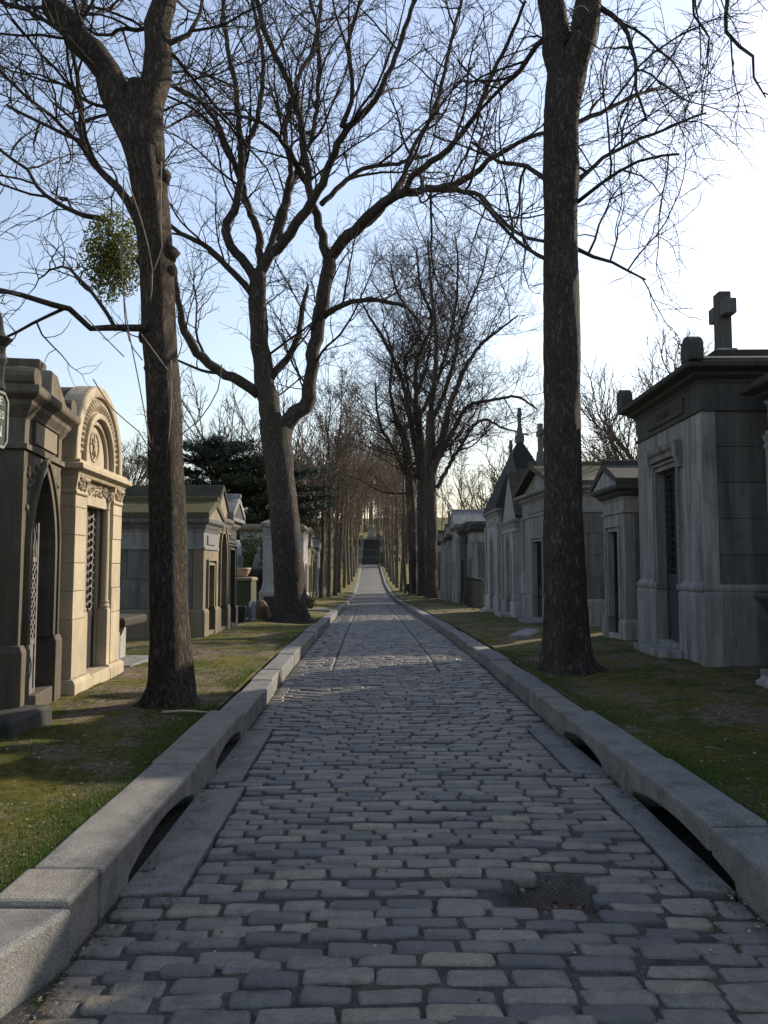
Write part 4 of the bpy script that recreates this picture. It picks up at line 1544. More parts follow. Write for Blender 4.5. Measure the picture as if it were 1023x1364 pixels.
class Tw:
    """collects branches of a tree"""

    def __init__(s, seed, dens, ratio, seg, rmin, lev, wig=.28, trop=.05, ang=(30, 62), sides=(6, 5, 4, 3)):
        s.r = random.Random(seed)
        s.dens, s.ratio, s.seg, s.rmin, s.lev, s.wig, s.trop, s.ang, s.sides = dens, ratio, seg, rmin, lev, wig, trop, ang, sides
        s.mb = MB()
        s.tips = []

    def kids(s, pts, rads, level, L, t0=.15):
        """children along a branch"""
        if level >= s.lev:
            return
        r = s.r
        n = max(1, int(L * s.dens[level] * r.uniform(.8, 1.2) + .5))
        m = len(pts) - 1
        for k in range(n):
            t = t0 + (1 - t0) * (k + r.random()) / n
            i = min(m - 1, int(t * m))
            f = t * m - i
            p = pts[i].lerp(pts[i + 1], f)
            tan = (pts[i + 1] - pts[i]).normalized()
            a = R(r.uniform(*s.ang))
            perp = tan.cross(rvec(r))
            if perp.length < .1:
                continue
            perp.normalize()
            if perp.z < -.3 and r.random() < .55:
                perp.z = -perp.z
            d = tan * math.cos(a) + perp * math.sin(a)
            ra = rads[i] * .62
            CL = s.ratio[level] * (1.15 - .6 * t) * r.uniform(.6, 1.35)
            s.grow(p, d, CL, max(s.rmin[level], min(ra, CL * .0115 + .003)), level + 1)
        # forked tip
        if level < s.lev and level > 0:
            tan = (pts[-1] - pts[-2]).normalized()
            for _ in range(2):
                s.grow(pts[-1], (tan + rvec(r) * .55).normalized(), s.ratio[level] * r.uniform(.4, .8), max(s.rmin[level], rads[-1] * .9), level + 1)

    def grow(s, p, d, L, r0, level):
        r = s.r
        sg = s.seg[level - 1]
        n = max(2, int(L / sg))
        pts, rads = [p.copy()], [r0]
        q = p.copy()
        d = d.copy()
        tr = s.trop * (1.6 if level <= 2 else .6)
        rend = max(s.rmin[level - 1] * .75, r0 * .35)
        for i in range(n):
            d = (d + rvec(r) * (s.wig * (.62, 1.0, 1.25)[min(level, 3) - 1]) + UP * tr).normalized()
            q = q + d * (L / n)
            pts.append(q.copy())
            rads.append(r0 + (rend - r0) * (i + 1) / n)
        s.mb.tube(pts, rads, s.sides[min(level - 1, len(s.sides) - 1)], False)
        if level == s.lev:
            s.tips.append((pts[-1], d))
        s.kids(pts, rads, level, L)


def trunk_mesh(pts, rads, sides=36, step=.07, flare=.55, fh=.28, amp=.035, seed=0.0, lobes=5, sq=0.0):
    P, Q = smooth_path(pts, rads, step)
    mb = MB()
    mb.tube(P, Q, sides, True)
    z0 = P[0].z
    n = len(P)
    v = mb.v
    for i in range(n):
        c = P[i]
        s_ = i * step
        fl = flare * math.exp(-max(0, c.z - z0 - .1) / fh)
        for k in range(sides):
            a = 2 * math.pi * k / sides
            X = Vector(v[i * sides + k])
            dv = X - c
            kk = 1 + fl * (1 + .45 * math.sin(lobes * a + seed) + .25 * math.sin(3 * a + 1.3 * seed))
            if sq:
                aa = math.atan2(dv.y, dv.x) + R(22)
                p_ = 3.6
                kk *= 1 + sq * ((abs(math.cos(aa)) ** p_ + abs(math.sin(aa)) ** p_) ** (-1 / p_) - 1.08)
            kk += amp * 1.6 * noise.noise(Vector((dv.x * 5 + seed, dv.y * 5, c.z * 1.2))) * 2
            kk += amp * noise.noise(Vector((dv.x * 24, dv.y * 24, X.z * 7 + seed))) * 1.3
            v[i * sides + k] = tuple(c + Vector((dv.x * kk, dv.y * kk, dv.z)))
    return mb


def px_path(pts, Y, D=0.0, widths=None):
    """photo polyline (px,py,width px) -> world points and radii; depth runs from Y to Y + D"""
    n = len(pts)
    W, Q = [], []
    for i, (px, py, wd) in enumerate(pts):
        yy = Y + D * (i / (n - 1)) ** 1.2
        W.append(at(px, py, yy))
        Q.append(wd / F * yy / 2)
    return W, Q


def hero_tree(name, label, base, trunk, limbs, Y, tw, bark, seed, flare=.5, roots=0, stub=None, min_r=.0, sides=36, extra=None, sq=0.0):
    root = empty(name, base)
    tag(root, label, 'tree')
    W, Q = px_path(trunk, Y)
    W[0] = Vector((W[0].x, W[0].y, base[2] - .25))
    mb = trunk_mesh(W, Q, sides, .08, flare, .3, .035, seed, sq=sq)
    put(mb.build('trunk', bark, None, smooth=True, fix=False), root)
    for k in range(roots):
        a = k * 6.283 / roots + seed + tw.r.uniform(-.4, .4)
        rr0 = Q[0] * 1.15
        pts_ = []
        for u, dz in ((.5, .16), (.8, .06), (1.1, .01), (1.4, -.03), (1.75, -.08)):
            a += tw.r.uniform(-.15, .15)
            x_, y_ = base[0] + math.cos(a) * rr0 * u, base[1] + math.sin(a) * rr0 * u
            pts_.append(Vector((x_, y_, verge_z(x_, y_) + dz)))
        if abs(pts_[-1].x - cx(pts_[-1].y)) < 1.95:
            continue
        Pp, Qq = smooth_path(pts_, [.12, .085, .06, .045, .02], .06)
        mb = MB().tube(Pp, Qq, 10)
        mb.v = [tuple(Vector(v) + rvec(tw.r) * .006) for v in mb.v]
        put(mb.build('root', bark, None, smooth=True, fix=False), root)
    for pts, D, Ys in limbs:
        W, Q = px_path(pts, Y + Ys, D)
        r = tw.r
        P, RR = smooth_path(W, Q, .22)
        for i in range(2, len(P)):
            P[i] = P[i] + rvec(r) * min(.05, RR[i] * .45)
        big = RR[0] > .10
        mb = MB()
        mb.tube(P, RR, 16 if big else 10, True)
        if big:
            for i in range(len(mb.v)):
                X = Vector(mb.v[i])
                c = P[i // 16]
                mb.v[i] = tuple(c + (X - c) * (1 + .10 * noise.noise(X * 9) + .10 * noise.noise(X * 3)))
        put(mb.build('limb', bark, None, smooth=True, fix=False), root)
        L = sum((b - a).length for a, b in zip(P, P[1:]))
        tw.kids(P, RR, 0, L, .12)
    if extra:
        extra(root)
    o = put(tw.mb.build('twigs', M['twig'], None, smooth=True, fix=False), root)
    tag(o, kind='stuff')
    return root


# near left tree
T1Y = 7.8
t1 = [(231, 930, 53), (227, 850, 49), (223, 700, 44), (219, 560, 43), (212, 440, 42), (207, 330, 43), (200, 260, 45), (192, 205, 50)]
l1 = [
    ([(198, 235, 44), (172, 160, 42), (140, 98, 40), (108, 55, 36), (78, 12, 34), (50, -60, 30), (20, -150, 22), (-20, -260, 14)], .6, 0),
    ([(196, 225, 44), (197, 165, 42), (205, 105, 38), (214, 40, 35), (222, -20, 30), (235, -130, 24), (245, -260, 16)], .3, 0),
    ([(207, 437, 15), (185, 437, 10), (150, 437, 9), (119, 437, 8), (92, 413, 8), (70, 407, 8), (30, 394, 7), (0, 386, 6), (-60, 372, 5)], -.6, -.1),
    ([(195, 320, 18), (172, 268, 13), (139, 236, 10), (117, 203, 9), (109, 176, 8), (107, 142, 7), (103, 100, 6), (90, 30, 5)], 1.2, .15),
    ([(140, 292, 8), (111, 287, 7), (75, 270, 6), (50, 248, 5), (36, 226, 4.5), (0, 200, 4)], .8, .9),
    ([(205, 60, 9), (225, 58, 8), (250, 45, 7), (265, 20, 5), (272, -20, 4)], .3, 0),
    ([(128, 85, 10), (110, 30, 8), (118, -20, 6)], 1.2, .1),
    ([(112, 190, 6), (80, 176, 5), (45, 160, 4.5), (10, 140, 4)], .6, .7),
]


def t1_extra(root):
    # sawn stub, burls and long hanging shoots
    p = at(186, 128, T1Y + .0)
    mb = MB().tube([p + Vector((.01, .03, -.45)), p + Vector((0, 0, -.1)), p + Vector((-.005, -.01, .1)), p + Vector((-.005, -.01, .13))], [.16, .15, .135, .12], 18)
    put(mb.build('sawn_stub', M['bark'], None, smooth=False), root)
    for (px, py, s) in ((226, 338, .10), (227, 362, .08), (217, 236, .09), (193, 450, .07), (197, 490, .05), (222, 372, .06), (187, 348, .05)):
        c = at(px, py, T1Y + .02)
        b = MB().lathe([(s * .2, -s), (s * .8, -s * .6), (s, 0), (s * .75, s * .6), (s * .1, s)], 12, (0, 0, 0))
        b.v = [tuple(c + Vector(v) * (1 + .25 * noise.noise((c + Vector(v)) * 14))) for v in b.v]
        put(b.build('burl', M['bark'], None, smooth=True, fix=False), root)
    for path, dy in (([(168, 236), (190, 300), (203, 360), (200, 402)], -.32), ([(215, 215), (214, 300), (216, 330), (200, 370)], -.32),
                     ([(160, 330), (168, 420), (185, 510), (200, 590)], -.3), ([(188, 445), (225, 495)], -.34), ([(228, 480), (228, 540), (224, 590)], -.3),
                     ([(124, 505), (150, 545), (185, 575), (200, 600)], -.45), ([(165, 230), (163, 330), (167, 430), (178, 465), (190, 480)], -.2),
                     ([(295, 485), (290, 520), (265, 560), (240, 580)], -.3), ([(112, 420), (140, 450), (165, 475)], -.3)):
        P, Q = smooth_path([at(a, b, T1Y + dy) for a, b in path], [.006] * len(path), .12)
        put(MB().tube(P, Q, 5).build('shoot', M['shoot'], None, smooth=True, fix=False), root)


tw = Tw(21, (2.7, 4.5, 7.0), (1.8, .8, .36), (.18, .12, .075), (.0075, .0044, .003), 3, .38, .0, (35, 75))
T1 = hero_tree('bare_tree', 'thick bare tree with rough sunlit bark and a sawn stub, nearest on the left verge', (-2.08, T1Y, verge_z(-2.08, T1Y)), t1, l1, T1Y, tw, M['bark'], 1.0, .42, extra=t1_extra, sq=.8, roots=6)

# forked tree on the left
T2Y = 20.9
t2 = [(388, 824, 44), (386, 780, 40), (380, 700, 39), (374, 640, 37), (369, 590, 40), (367, 560, 44)]
l2 = [
    ([(367, 575, 30), (357, 535, 28), (351, 500, 26), (346, 450, 25), (341, 400, 24), (342, 365, 22)], 0, 0),
    ([(341, 372, 16), (322, 345, 13), (298, 307, 12), (310, 280, 11), (320, 235, 10), (322, 200, 9), (312, 110, 7), (300, 40, 6), (295, -30, 4)], -1.5, 0),
    ([(343, 368, 18), (362, 338, 15), (385, 312, 14), (408, 280, 13), (425, 255, 12), (445, 205, 10), (465, 170, 9), (500, 135, 8), (530, 65, 7), (552, 0, 6), (570, -60, 4)], -2.5, 0),
    ([(348, 350, 12), (343, 310, 10), (326, 260, 9), (325, 205, 8), (345, 150, 7), (350, 80, 6), (335, 0, 5)], 1.8, 0),
    ([(356, 340, 11), (372, 290, 9), (388, 225, 8), (380, 180, 7), (395, 110, 6), (420, 60, 6), (428, 0, 5)], 2.2, 0),
    ([(372, 320, 9), (385, 260, 8), (402, 215, 7), (420, 160, 6), (425, 60, 6), (410, -10, 4)], 3, 0),
    ([(345, 525, 15), (320, 507, 14), (290, 492, 13), (262, 470, 12), (245, 440, 11), (238, 400, 8), (230, 350, 6)], -1.2, 0),
    ([(338, 395, 9), (325, 378, 9), (300, 352, 8), (270, 325, 7), (240, 312, 6), (215, 290, 5)], -1.2, 0),
    ([(361, 503, 11), (375, 484, 10), (392, 465, 9), (400, 435, 8), (405, 400, 6), (410, 380, 4)], 1.0, 0),
    ([(372, 575, 24), (394, 552, 22), (411, 530, 20), (413, 495, 18), (422, 450, 18), (430, 395, 19), (438, 345, 19)], 0, 0),
    ([(438, 348, 14), (425, 300, 12), (415, 260, 11), (405, 205, 10), (397, 145, 10), (380, 100, 9), (360, 60, 8), (342, 5, 7), (325, -60, 5)], -1.5, 0),
    ([(438, 345, 17), (465, 315, 16), (490, 290, 15), (510, 272, 14), (540, 258, 12), (580, 250, 10), (618, 240, 9), (650, 215, 7), (690, 190, 6), (730, 175, 5), (765, 165, 3)], -4.0, 0),
    ([(540, 259, 10), (548, 235, 9), (565, 222, 9), (605, 190, 8), (635, 150, 7), (655, 100, 6), (682, 45, 5), (700, 0, 4)], -3.0, -1.5),
    ([(575, 252, 8), (610, 254, 7), (640, 262, 6), (665, 290, 6), (690, 312, 5), (728, 322, 4)], -2.0, -2.0),
    ([(520, 268, 9), (535, 240, 8), (550, 200, 6), (580, 140, 6), (600, 60, 5), (615, 0, 4)], 2.0, -1.2),
    ([(428, 425, 9), (446, 410, 8), (470, 402, 7), (505, 400, 6), (540, 408, 5)], -1.5, 0),
    ([(428, 272, 8), (455, 245, 7), (485, 225, 6), (530, 218, 5), (575, 205, 4)], 1.5, -.5),
    ([(320, 240, 8), (300, 190, 7), (280, 150, 6), (245, 120, 5), (225, 115, 4)], -1.0, -.5),
    ([(455, 170, 8), (470, 120, 6), (465, 60, 5), (480, 0, 4)], -1.0, -1.5),
    ([(418, 265, 7), (385, 200, 6), (350, 165, 5), (300, 150, 4)], -2, 0),
]
tw = Tw(5, (1.3, 2.8, 4.2), (2.9, 1.25, .55), (.26, .17, .11), (.012, .0075, .0052), 3, .31, .025, (32, 64))
T2 = hero_tree('bare_tree', 'dark forked bare tree with spreading limbs on the left verge', (-2.37, T2Y, verge_z(-2.37, T2Y)), t2, l2, T2Y, tw, M['bark_dark'], 2.0, .6, sides=28, roots=5)

# tall straight tree on the right
T3Y = 10.4
t3 = [(757, 884, 62), (754, 840, 58), (752, 700, 52), (749, 560, 48), (748, 420, 48), (747, 300, 47), (747, 200, 46), (750, 140, 50), (754, 100, 56)]
l3 = [
    ([(750, 130, 34), (741, 70, 37), (733, 0, 35), (725, -90, 30), (710, -220, 22), (700, -330, 14)], .5, 0),
    ([(756, 130, 34), (768, 80, 40), (780, 20, 38), (792, -60, 32), (815, -200, 24), (840, -320, 16)], -.3, 0),
    ([(765, 245, 7), (790, 222, 6), (820, 200, 5), (870, 178, 4), (940, 150, 2.5)], .8, 0),
    ([(765, 330, 6), (790, 342, 5), (815, 350, 4), (860, 372, 2.5)], .5, 0),
    ([(765, 165, 7), (800, 150, 6), (840, 130, 5), (880, 118, 3)], 1.2, 0),
    ([(728, 240, 7), (700, 222, 6), (665, 215, 5), (630, 190, 4)], 1.2, 0),
    ([(727, 345, 6), (700, 330, 5), (668, 300, 5), (640, 262, 4)], 1.5, 0),
    ([(740, 40, 9), (715, 60, 8), (690, 95, 7), (655, 130, 5), (620, 170, 4)], 1.0, 0),
    ([(790, 5, 9), (815, 20, 7), (835, 45, 6), (846, 80, 5), (848, 120, 4), (862, 160, 3)], -.8, 0),
    ([(765, 45, 7), (750, 45, 7), (738, 55, 6)], .1, .0),
    ([(768, 270, 6), (800, 245, 5), (850, 215, 4), (905, 205, 3)], -1.0, 0),
]
tw = Tw(9, (2.4, 4.0, 6.2), (1.8, .85, .4), (.2, .13, .09), (.008, .005, .0037), 3, .36, -.01, (35, 75))
T3 = hero_tree('bare_tree', 'tall straight bare tree with a high fork, nearest on the right verge', (2.56, T3Y, verge_z(2.56, T3Y)), t3, l3, T3Y, tw, M['bark_dark'], 3.0, .5, sides=36, roots=7)

# tree beside the right chapels, out of frame; its drooping branches hang into the upper right corner
T0 = empty('bare_tree', (8.3, 8.0, gz(8.3, 8.0)))
tag(T0, 'bare tree behind the right chapels whose drooping branches hang into the upper right corner', 'tree')
b0 = Vector((8.3, 8.0, gz(8.3, 8.0) - .2))
put(trunk_mesh([b0, b0 + Vector((0, 0, 3)), b0 + Vector((.05, 0, 8)), b0 + Vector((0, .1, 12.5))], [.42, .36, .33, .26], 24, .2, .4, .3).build('trunk', M['bark_dark'], None, smooth=True, fix=False), T0)
tw = Tw(31, (1.6, 3.2, 5.0), (1.3, .6, .33), (.2, .12, .09), (.009, .0052, .0038), 3, .34, -.05)
for pts, rr in (([b0 + Vector((0, 0, 10.5)), Vector((7, 8.4, 12)), at(1010, -170, 9.4), at(975, -60, 9.2), at(969, 0, 9.1), at(967, 42, 9.1), at(985, 62, 9.05), at(1003, 75, 9), at(1004, 103, 9), at(1020, 130, 9)], [.16, .12, .07, .036, .026, .022, .02, .018, .014, .008]),
                ([b0 + Vector((0, 0, 11.5)), Vector((7, 8.2, 13)), at(950, -160, 9), at(928, -40, 8.8), at(924, 20, 8.8), at(945, 50, 8.8), at(940, 80, 8.8)], [.14, .1, .05, .02, .014, .011, .006]),
                ([b0 + Vector((0, 0, 12.2)), Vector((8.4, 8.4, 15)), Vector((7.8, 9, 19))], [.25, .18, .06]),
                ([b0 + Vector((0, 0, 12.0)), Vector((9.5, 7.6, 15)), Vector((10.5, 7.2, 18))], [.2, .14, .05])):
    P, Q = smooth_path(pts, rr, .2)
    put(MB().tube(P, Q, 10).build('limb', M['bark_dark'], None, smooth=True, fix=False), T0)
    k = int(len(P) * .35)
    tw.kids(P[k:], Q[k:], 0, sum((b - a).length for a, b in zip(P[k:], P[k + 1:])), .1)
tag(put(tw.mb.build('twigs', M['twig'], None, smooth=True, fix=False), T0), kind='stuff')

# three tall trees close together beyond the right chapels
T4 = [
    ('tall bare tree with a wide crown, rightmost of the far right cluster', 51, 576, 17,
     [([(575, 700, 15), (573, 640, 14), (573, 590, 13), (574, 548, 11), (581, 477, 10), (578, 420, 8), (574, 380, 6), (570, 320, 3)], 1),
      ([(574, 640, 14), (590, 580, 13), (600, 540, 11), (619, 491, 9), (640, 460, 7), (662, 442, 5), (690, 420, 3)], -3),
      ([(580, 620, 10), (605, 570, 9), (626, 540, 8), (660, 532, 6), (690, 529, 5), (715, 545, 3)], -2),
      ([(582, 650, 9), (610, 600, 7), (640, 560, 6), (670, 570, 4), (705, 580, 3)], 2),
      ([(576, 560, 9), (600, 500, 8), (615, 430, 6), (640, 370, 4), (650, 330, 3)], 3)]),
    ('tall bare tree standing in the middle of the far right cluster', 56, 563, 14,
     [([(562, 700, 13), (562, 640, 12), (560, 590, 11), (555, 540, 10), (556, 480, 8), (575, 430, 7), (560, 380, 6), (555, 330, 3)], 2),
      ([(560, 640, 12), (550, 575, 11), (535, 505, 9), (515, 460, 7), (496, 428, 5), (480, 400, 3)], -2),
      ([(556, 560, 8), (585, 500, 7), (605, 420, 6), (610, 350, 4), (605, 310, 2)], -2),
      ([(548, 540, 7), (540, 480, 6), (560, 440, 5), (530, 390, 4), (520, 350, 3)], 3)]),
    ('tall bare tree, leftmost of the far right cluster', 62, 551, 13,
     [([(549, 700, 12), (546, 640, 11), (540, 590, 10), (528, 560, 8), (520, 520, 6), (522, 470, 4), (510, 430, 3)], 1),
      ([(548, 660, 9), (560, 600, 8), (552, 540, 6), (570, 480, 5), (575, 430, 3)], 2),
      ([(545, 640, 7), (525, 600, 6), (505, 560, 5), (500, 510, 3)], -2)]),
]
for i, (lb, Y, px, wd, limbs) in enumerate(T4):
    x = (px - 504) / F * Y
    zb = verge_z(x, Y)
    tw = Tw(50 + i, (1.6, 2.2, 3.6), (4.2, 2.1, 1.05), (.45, .32, .22), (.02, .0115, .008), 3, .33, .02, (35, 75), (5, 4, 3, 3))
    hero_tree('bare_tree', lb, (x, Y, zb), [(px, 795, wd), (px - 1, 760, wd * .85)] + [(a, b, c * 1.05) for a, b, c in limbs[0][0][:4]], [([(a, b, c * .68) for a, b, c in p], D, 0) for p, D in limbs], Y, tw, M['bark_dark'], 4.0 + i, .3, sides=18)


# ---- slender young trees lining the path, and bare trees further off (shared meshes)
def sapling_meshes(seed, H, red=True, leaves=900, spread=1.9):
    r = random.Random(seed)
    pts = [Vector((0, 0, -.2))]
    for i in range(1, 9):
        pts.append(Vector((r.uniform(-.12, .12) * i / 4, r.uniform(-.12, .12) * i / 4, H * i / 8)))
    rad = [.13, .115, .105, .095, .08, .065, .045, .03, .012]
    P, Q = smooth_path(pts, rad, .5)
    trunk = MB().tube(P, Q, 9).mesh('trunk', M['sapling'], True)
    tw = Tw(seed, (2.3, 2.6, 3.2), (spread, .95, .5), (.3, .22, .18), (.016, .011, .0085), 3, .25, .09, (28, 60), (4, 3, 3, 3))
    i0 = int(len(P) * .27)
    tw.kids(P[i0:], Q[i0:], 0, H * .73, .0)
    crown = tw.mb.mesh('crown', M['twig_red'] if red else M['twig_grey'], True)
    lf = MB()
    tips = tw.tips
    for k in range(leaves):
        p, d = tips[r.randrange(len(tips))]
        p = p + rvec(r) * .18
        a, b = rvec(r) * .045, rvec(r) * .03
        lf.add([tuple(p - a), tuple(p + b), tuple(p + a), tuple(p - b)], [(0, 1, 2, 3)])
    return trunk, crown, (lf.mesh('dry_leaves', M['brown_leaf']) if leaves else None)


r = random.Random(76)
SAP = [sapling_meshes(100 + i, 10.5 + i * .9, i != 1, (3000, 900, 2200)[i], (1.9, 2.4, 1.6)[i]) for i in range(3)]


def copy_sapling(name, label, x, y, k, rz, s, group):
    o = empty(name, (x, y, verge_z(x, y)), rz)
    o.rotation_euler = (R(r.uniform(-3, 3)), R(r.uniform(-3, 3)), rz)
    o.scale = (s, s, s)
    tag(o, label, 'tree', group)
    t, c, l = SAP[k]
    inst(t, 'trunk', o)
    c_ = inst(c, 'crown', o)
    if l:
        inst(l, 'dry_leaves', c_)
    return o


left_s = [(428, 52), (438, 54.5), (446.5, 59), (451.5, 66), (459, 76), (465, 84), (469, 92), (472, 101), (474, 110), (476, 120)]
right_s = [(540, 63), (534, 69), (529, 76), (524.5, 84), (521, 92), (518, 101), (515, 111), (513, 121)]
r = random.Random(77)
ordn = ['nearest', 'second', 'third', 'fourth', 'fifth', 'sixth', 'seventh', 'eighth', 'ninth', 'tenth']
for i, (px, Y) in enumerate(left_s):
    copy_sapling('young_tree', f'{ordn[i]} slender reddish young tree in the row along the left of the path', (px - 504) / F * Y, Y, i % 3, r.uniform(0, 6), r.uniform(1.15, 1.6) * (1 + .002 * max(0, Y - 60)), 'young trees along the left of the path')
for i, (px, Y) in enumerate(right_s):
    copy_sapling('young_tree', f'{ordn[i]} slender reddish young tree in the row along the right of the path', (px - 504) / F * Y, Y, (i + 1) % 3, r.uniform(0, 6), r.uniform(1.15, 1.6) * (1 + .002 * max(0, Y - 60)), 'young trees along the right of the path')


def big_tree_meshes(seed, H, rt, dens=(.9, 1.5, 2.2), rm=(.04, .022, .017)):
    r = random.Random(seed)
    pts = [Vector((0, 0, -.3)), Vector((.1, 0, H * .12)), Vector((r.uniform(-.2, .2), r.uniform(-.2, .2), H * .28))]
    P, Q = smooth_path(pts, [rt * 1.2, rt, rt * .85], .4)
    trunk = MB().tube(P, Q, 12).mesh('trunk', M['bark_dark'], True)
    tw = Tw(seed, dens, (H * .28, H * .13, H * .065), (H * .04, H * .028, H * .02), rm, 3, .22, .06, (28, 58), (6, 4, 3, 3))
    for k in range(7):
        a = k * .9 + r.random()
        d = Vector((math.cos(a) * .55, math.sin(a) * .55, 1)).normalized()
        q = P[-1].copy()
        pp, rr = [q.copy()], [rt * .6]
        n = 9
        L = H * r.uniform(.55, .75)
        for i in range(n):
            d = (d + rvec(r) * .2 + UP * .05).normalized()
            q = q + d * L / n
            pp.append(q.copy())
            rr.append(rt * .6 * (1 - .9 * (i + 1) / n) + .01)
        tw.mb.tube(pp, rr, 7, False)
        tw.kids(pp, rr, 0, L, .15)
    return trunk, tw.mb.mesh('crown', M['twig_grey'], True), None


SAP.append(big_tree_meshes(201, 14, .3))
SAP.append(big_tree_meshes(202, 12, .26))
SAP.append(big_tree_meshes(203, 8, .2, (1.9, 3.2, 5.0), (.022, .012, .0085)))
bgt = [
    (905, 24.0, 5, .98, 'bare tree behind the roof cross of the large right chapel'),
    (985, 27.0, 5, 1.02, 'bare tree at the right edge behind the large right chapel'),
    (808, 42.0, 5, 1.05, 'pale bare tree showing above the low right chapel'),
    (838, 47.0, 5, 1.05, 'bare tree far behind the low right chapel, right of the trunk'),
    (745, 60.0, 3, .75, 'bare tree far behind the right trunk'),
    (680, 62.0, 4, .85, 'bare tree behind the tall pyramid roof'),
    (640, 72.0, 3, .85, 'bare tree behind the far right chapel row'),
    (262, 75.0, 3, .95, 'bare tree behind the near left trunk, above the mossy roofs'),
    (330, 62.0, 3, 1.15, 'bare tree rising behind the dark cedar'),
    (150, 34.0, 5, 1.0, 'bare tree behind the cream chapel'),
    (395, 78.0, 4, 1.25, 'bare tree between the forked trunk and the left saplings'),
    (425, 95.0, 3, 1.35, 'tall bare tree far behind the left saplings'),
    (470, 150.0, 4, 1.5, 'bare tree on the hill left of the far steps'),
    (515, 152.0, 3, 1.5, 'bare tree on the hill right of the far steps'),
    (450, 135.0, 3, 1.4, 'bare tree at the foot of the hill on the left'),
    (540, 130.0, 4, 1.5, 'bare tree at the foot of the hill on the right'),
    (495, 185.0, 4, 1.5, 'bare tree on the hill straight above the far steps'),
]
for i, (px, Y, k, s, lb) in enumerate(bgt):
    copy_sapling('bare_tree', lb, (px - 504) / F * Y, Y, k, i * 1.3, s, 'bare trees in the background')


for i in range(30):
    Y = r.uniform(154, 185)
    copy_sapling('young_tree', 'slender reddish young tree on the wooded hill beside the far steps', cx(131) + (i % 15 - 7) * .9 + r.uniform(-.4, .4), Y, (i % 2) * 2, r.uniform(0, 6), r.uniform(.9, 1.5), 'young trees on the hill by the far steps')
for i in range(26):
    Y = 138 + (i % 3) * 11 + r.uniform(-3, 3)
    X = cx(131) + (-1) ** i * (2.6 + (i // 2) * 1.35 + r.uniform(-.5, .5)) if Y < 152 else cx(131) + (i - 13) * 1.3
    copy_sapling('young_tree', 'slender reddish young tree on the wooded hill beside the far steps', X, Y, i % 3, r.uniform(0, 6), r.uniform(1.0, 1.3), 'young trees on the hill by the far steps')


# ---- dark cedar behind the left tombs
def cedar(x, y, H, label, seed=4):
    r = random.Random(seed)
    root = empty('cedar_tree', (x, y, verge_z(x, y)))
    tag(root, label, 'tree')
    MB().tube([Vector((0, 0, -.3)), Vector((.1, 0, H * .3)), Vector((0, .1, H * .7)), Vector((.1, 0, H))], [.42, .36, .25, .06], 12).build('trunk', M['bark_dark'], root, smooth=True, fix=False)
    br, lf = MB(), MB()
    for tier in range(8):
        z = H * (.30 + .095 * tier) + r.uniform(-.1, .1)
        for k in range(8):
            a = k * .785 + tier * .5 + r.uniform(-.3, .3)
            L = (4.6 - abs(tier - 4) * .35) * r.uniform(.5, 1.15)
            if tier > 6:
                L *= .8
            d = Vector((math.cos(a), math.sin(a), .1))
            pts = [Vector((0, 0, z - .5)), d * L * .35 + UP * (z + .05), d * L * .7 + UP * (z + .2), d * L + UP * (z + .1)]
            P, Q = smooth_path(pts, [.1, .07, .045, .015], .4)
            br.tube(P, Q, 5)
            for _ in range(int(150 * L / 3)):
                t = r.uniform(.25, 1.05)
                c = d * (L * t) + UP * (z + .25)
                sp = .35 + .55 * t
                p = c + Vector((r.gauss(0, sp * .55), r.gauss(0, sp * .55), r.gauss(0, .09)))
                for _k in range(5):
                    a_ = Vector((r.uniform(-1, 1), r.uniform(-1, 1), r.uniform(-.1, .5))).normalized() * r.uniform(.14, .28)
                    b_ = Vector((r.uniform(-1, 1), r.uniform(-1, 1), r.uniform(-.3, .3)))  .normalized() * .05
                    q = p + rvec(r) * .1
                    lf.add([tuple(q - b_), tuple(q + b_), tuple(q + a_)], [(0, 1, 2)])
    crown = br.build('crown', M['bark_dark'], root, smooth=True, fix=False)
    tag(lf.build('needles', M['cedar'], crown, fix=False), kind='stuff')


cedar(-9.9, 46, 9.2, 'dark layered cedar behind the left tombs, left of the forked trunk')
cedar(-7.6, 50, 8.6, 'smaller dark cedar hidden behind the forked trunk', 9)


# ---- leafy balls: mistletoe, shrubs
def leaf_ball(name, label, cat, c, rad, n, size, mat, seed, hang=0.0, stem=None):
    r = random.Random(seed)
    root = empty(name, tuple(c))
    tag(root, label, cat)
    st_, lf = MB(), MB()
    for k in range(60):
        d = rvec(r)
        d.z = d.z * (.8 if hang else 1) - hang * .6
        e = Vector((d.x * rad[0], d.y * rad[1], d.z * rad[2])) * r.uniform(.6, 1)
        st_.tube([Vector((0, 0, rad[2] * .3 * (1 if hang else -1))), e * .5 + rvec(r) * .05, e], [.008, .006, .003], 3, False)
    for k in range(n):
        d = rvec(r)
        q = r.random() ** .45
        d = Vector((d.x * rad[0], d.y * rad[1], d.z * rad[2])) * q * (1 + .22 * noise.noise(d * 2.3 + Vector((seed, 0, 0))))
        a = (rvec(r) + Vector((0, 0, -hang))).normalized() * size * r.uniform(.7, 1.3)
        b = a.cross(rvec(r)).normalized() * size * .32
        lf.add([tuple(d - a), tuple(d + b), tuple(d + a), tuple(d - b)], [(0, 1, 2, 3)])
    st_.build('stems', M['twig'], root, fix=False)
    tag(lf.build('leaves', mat, root, fix=False), kind='stuff')


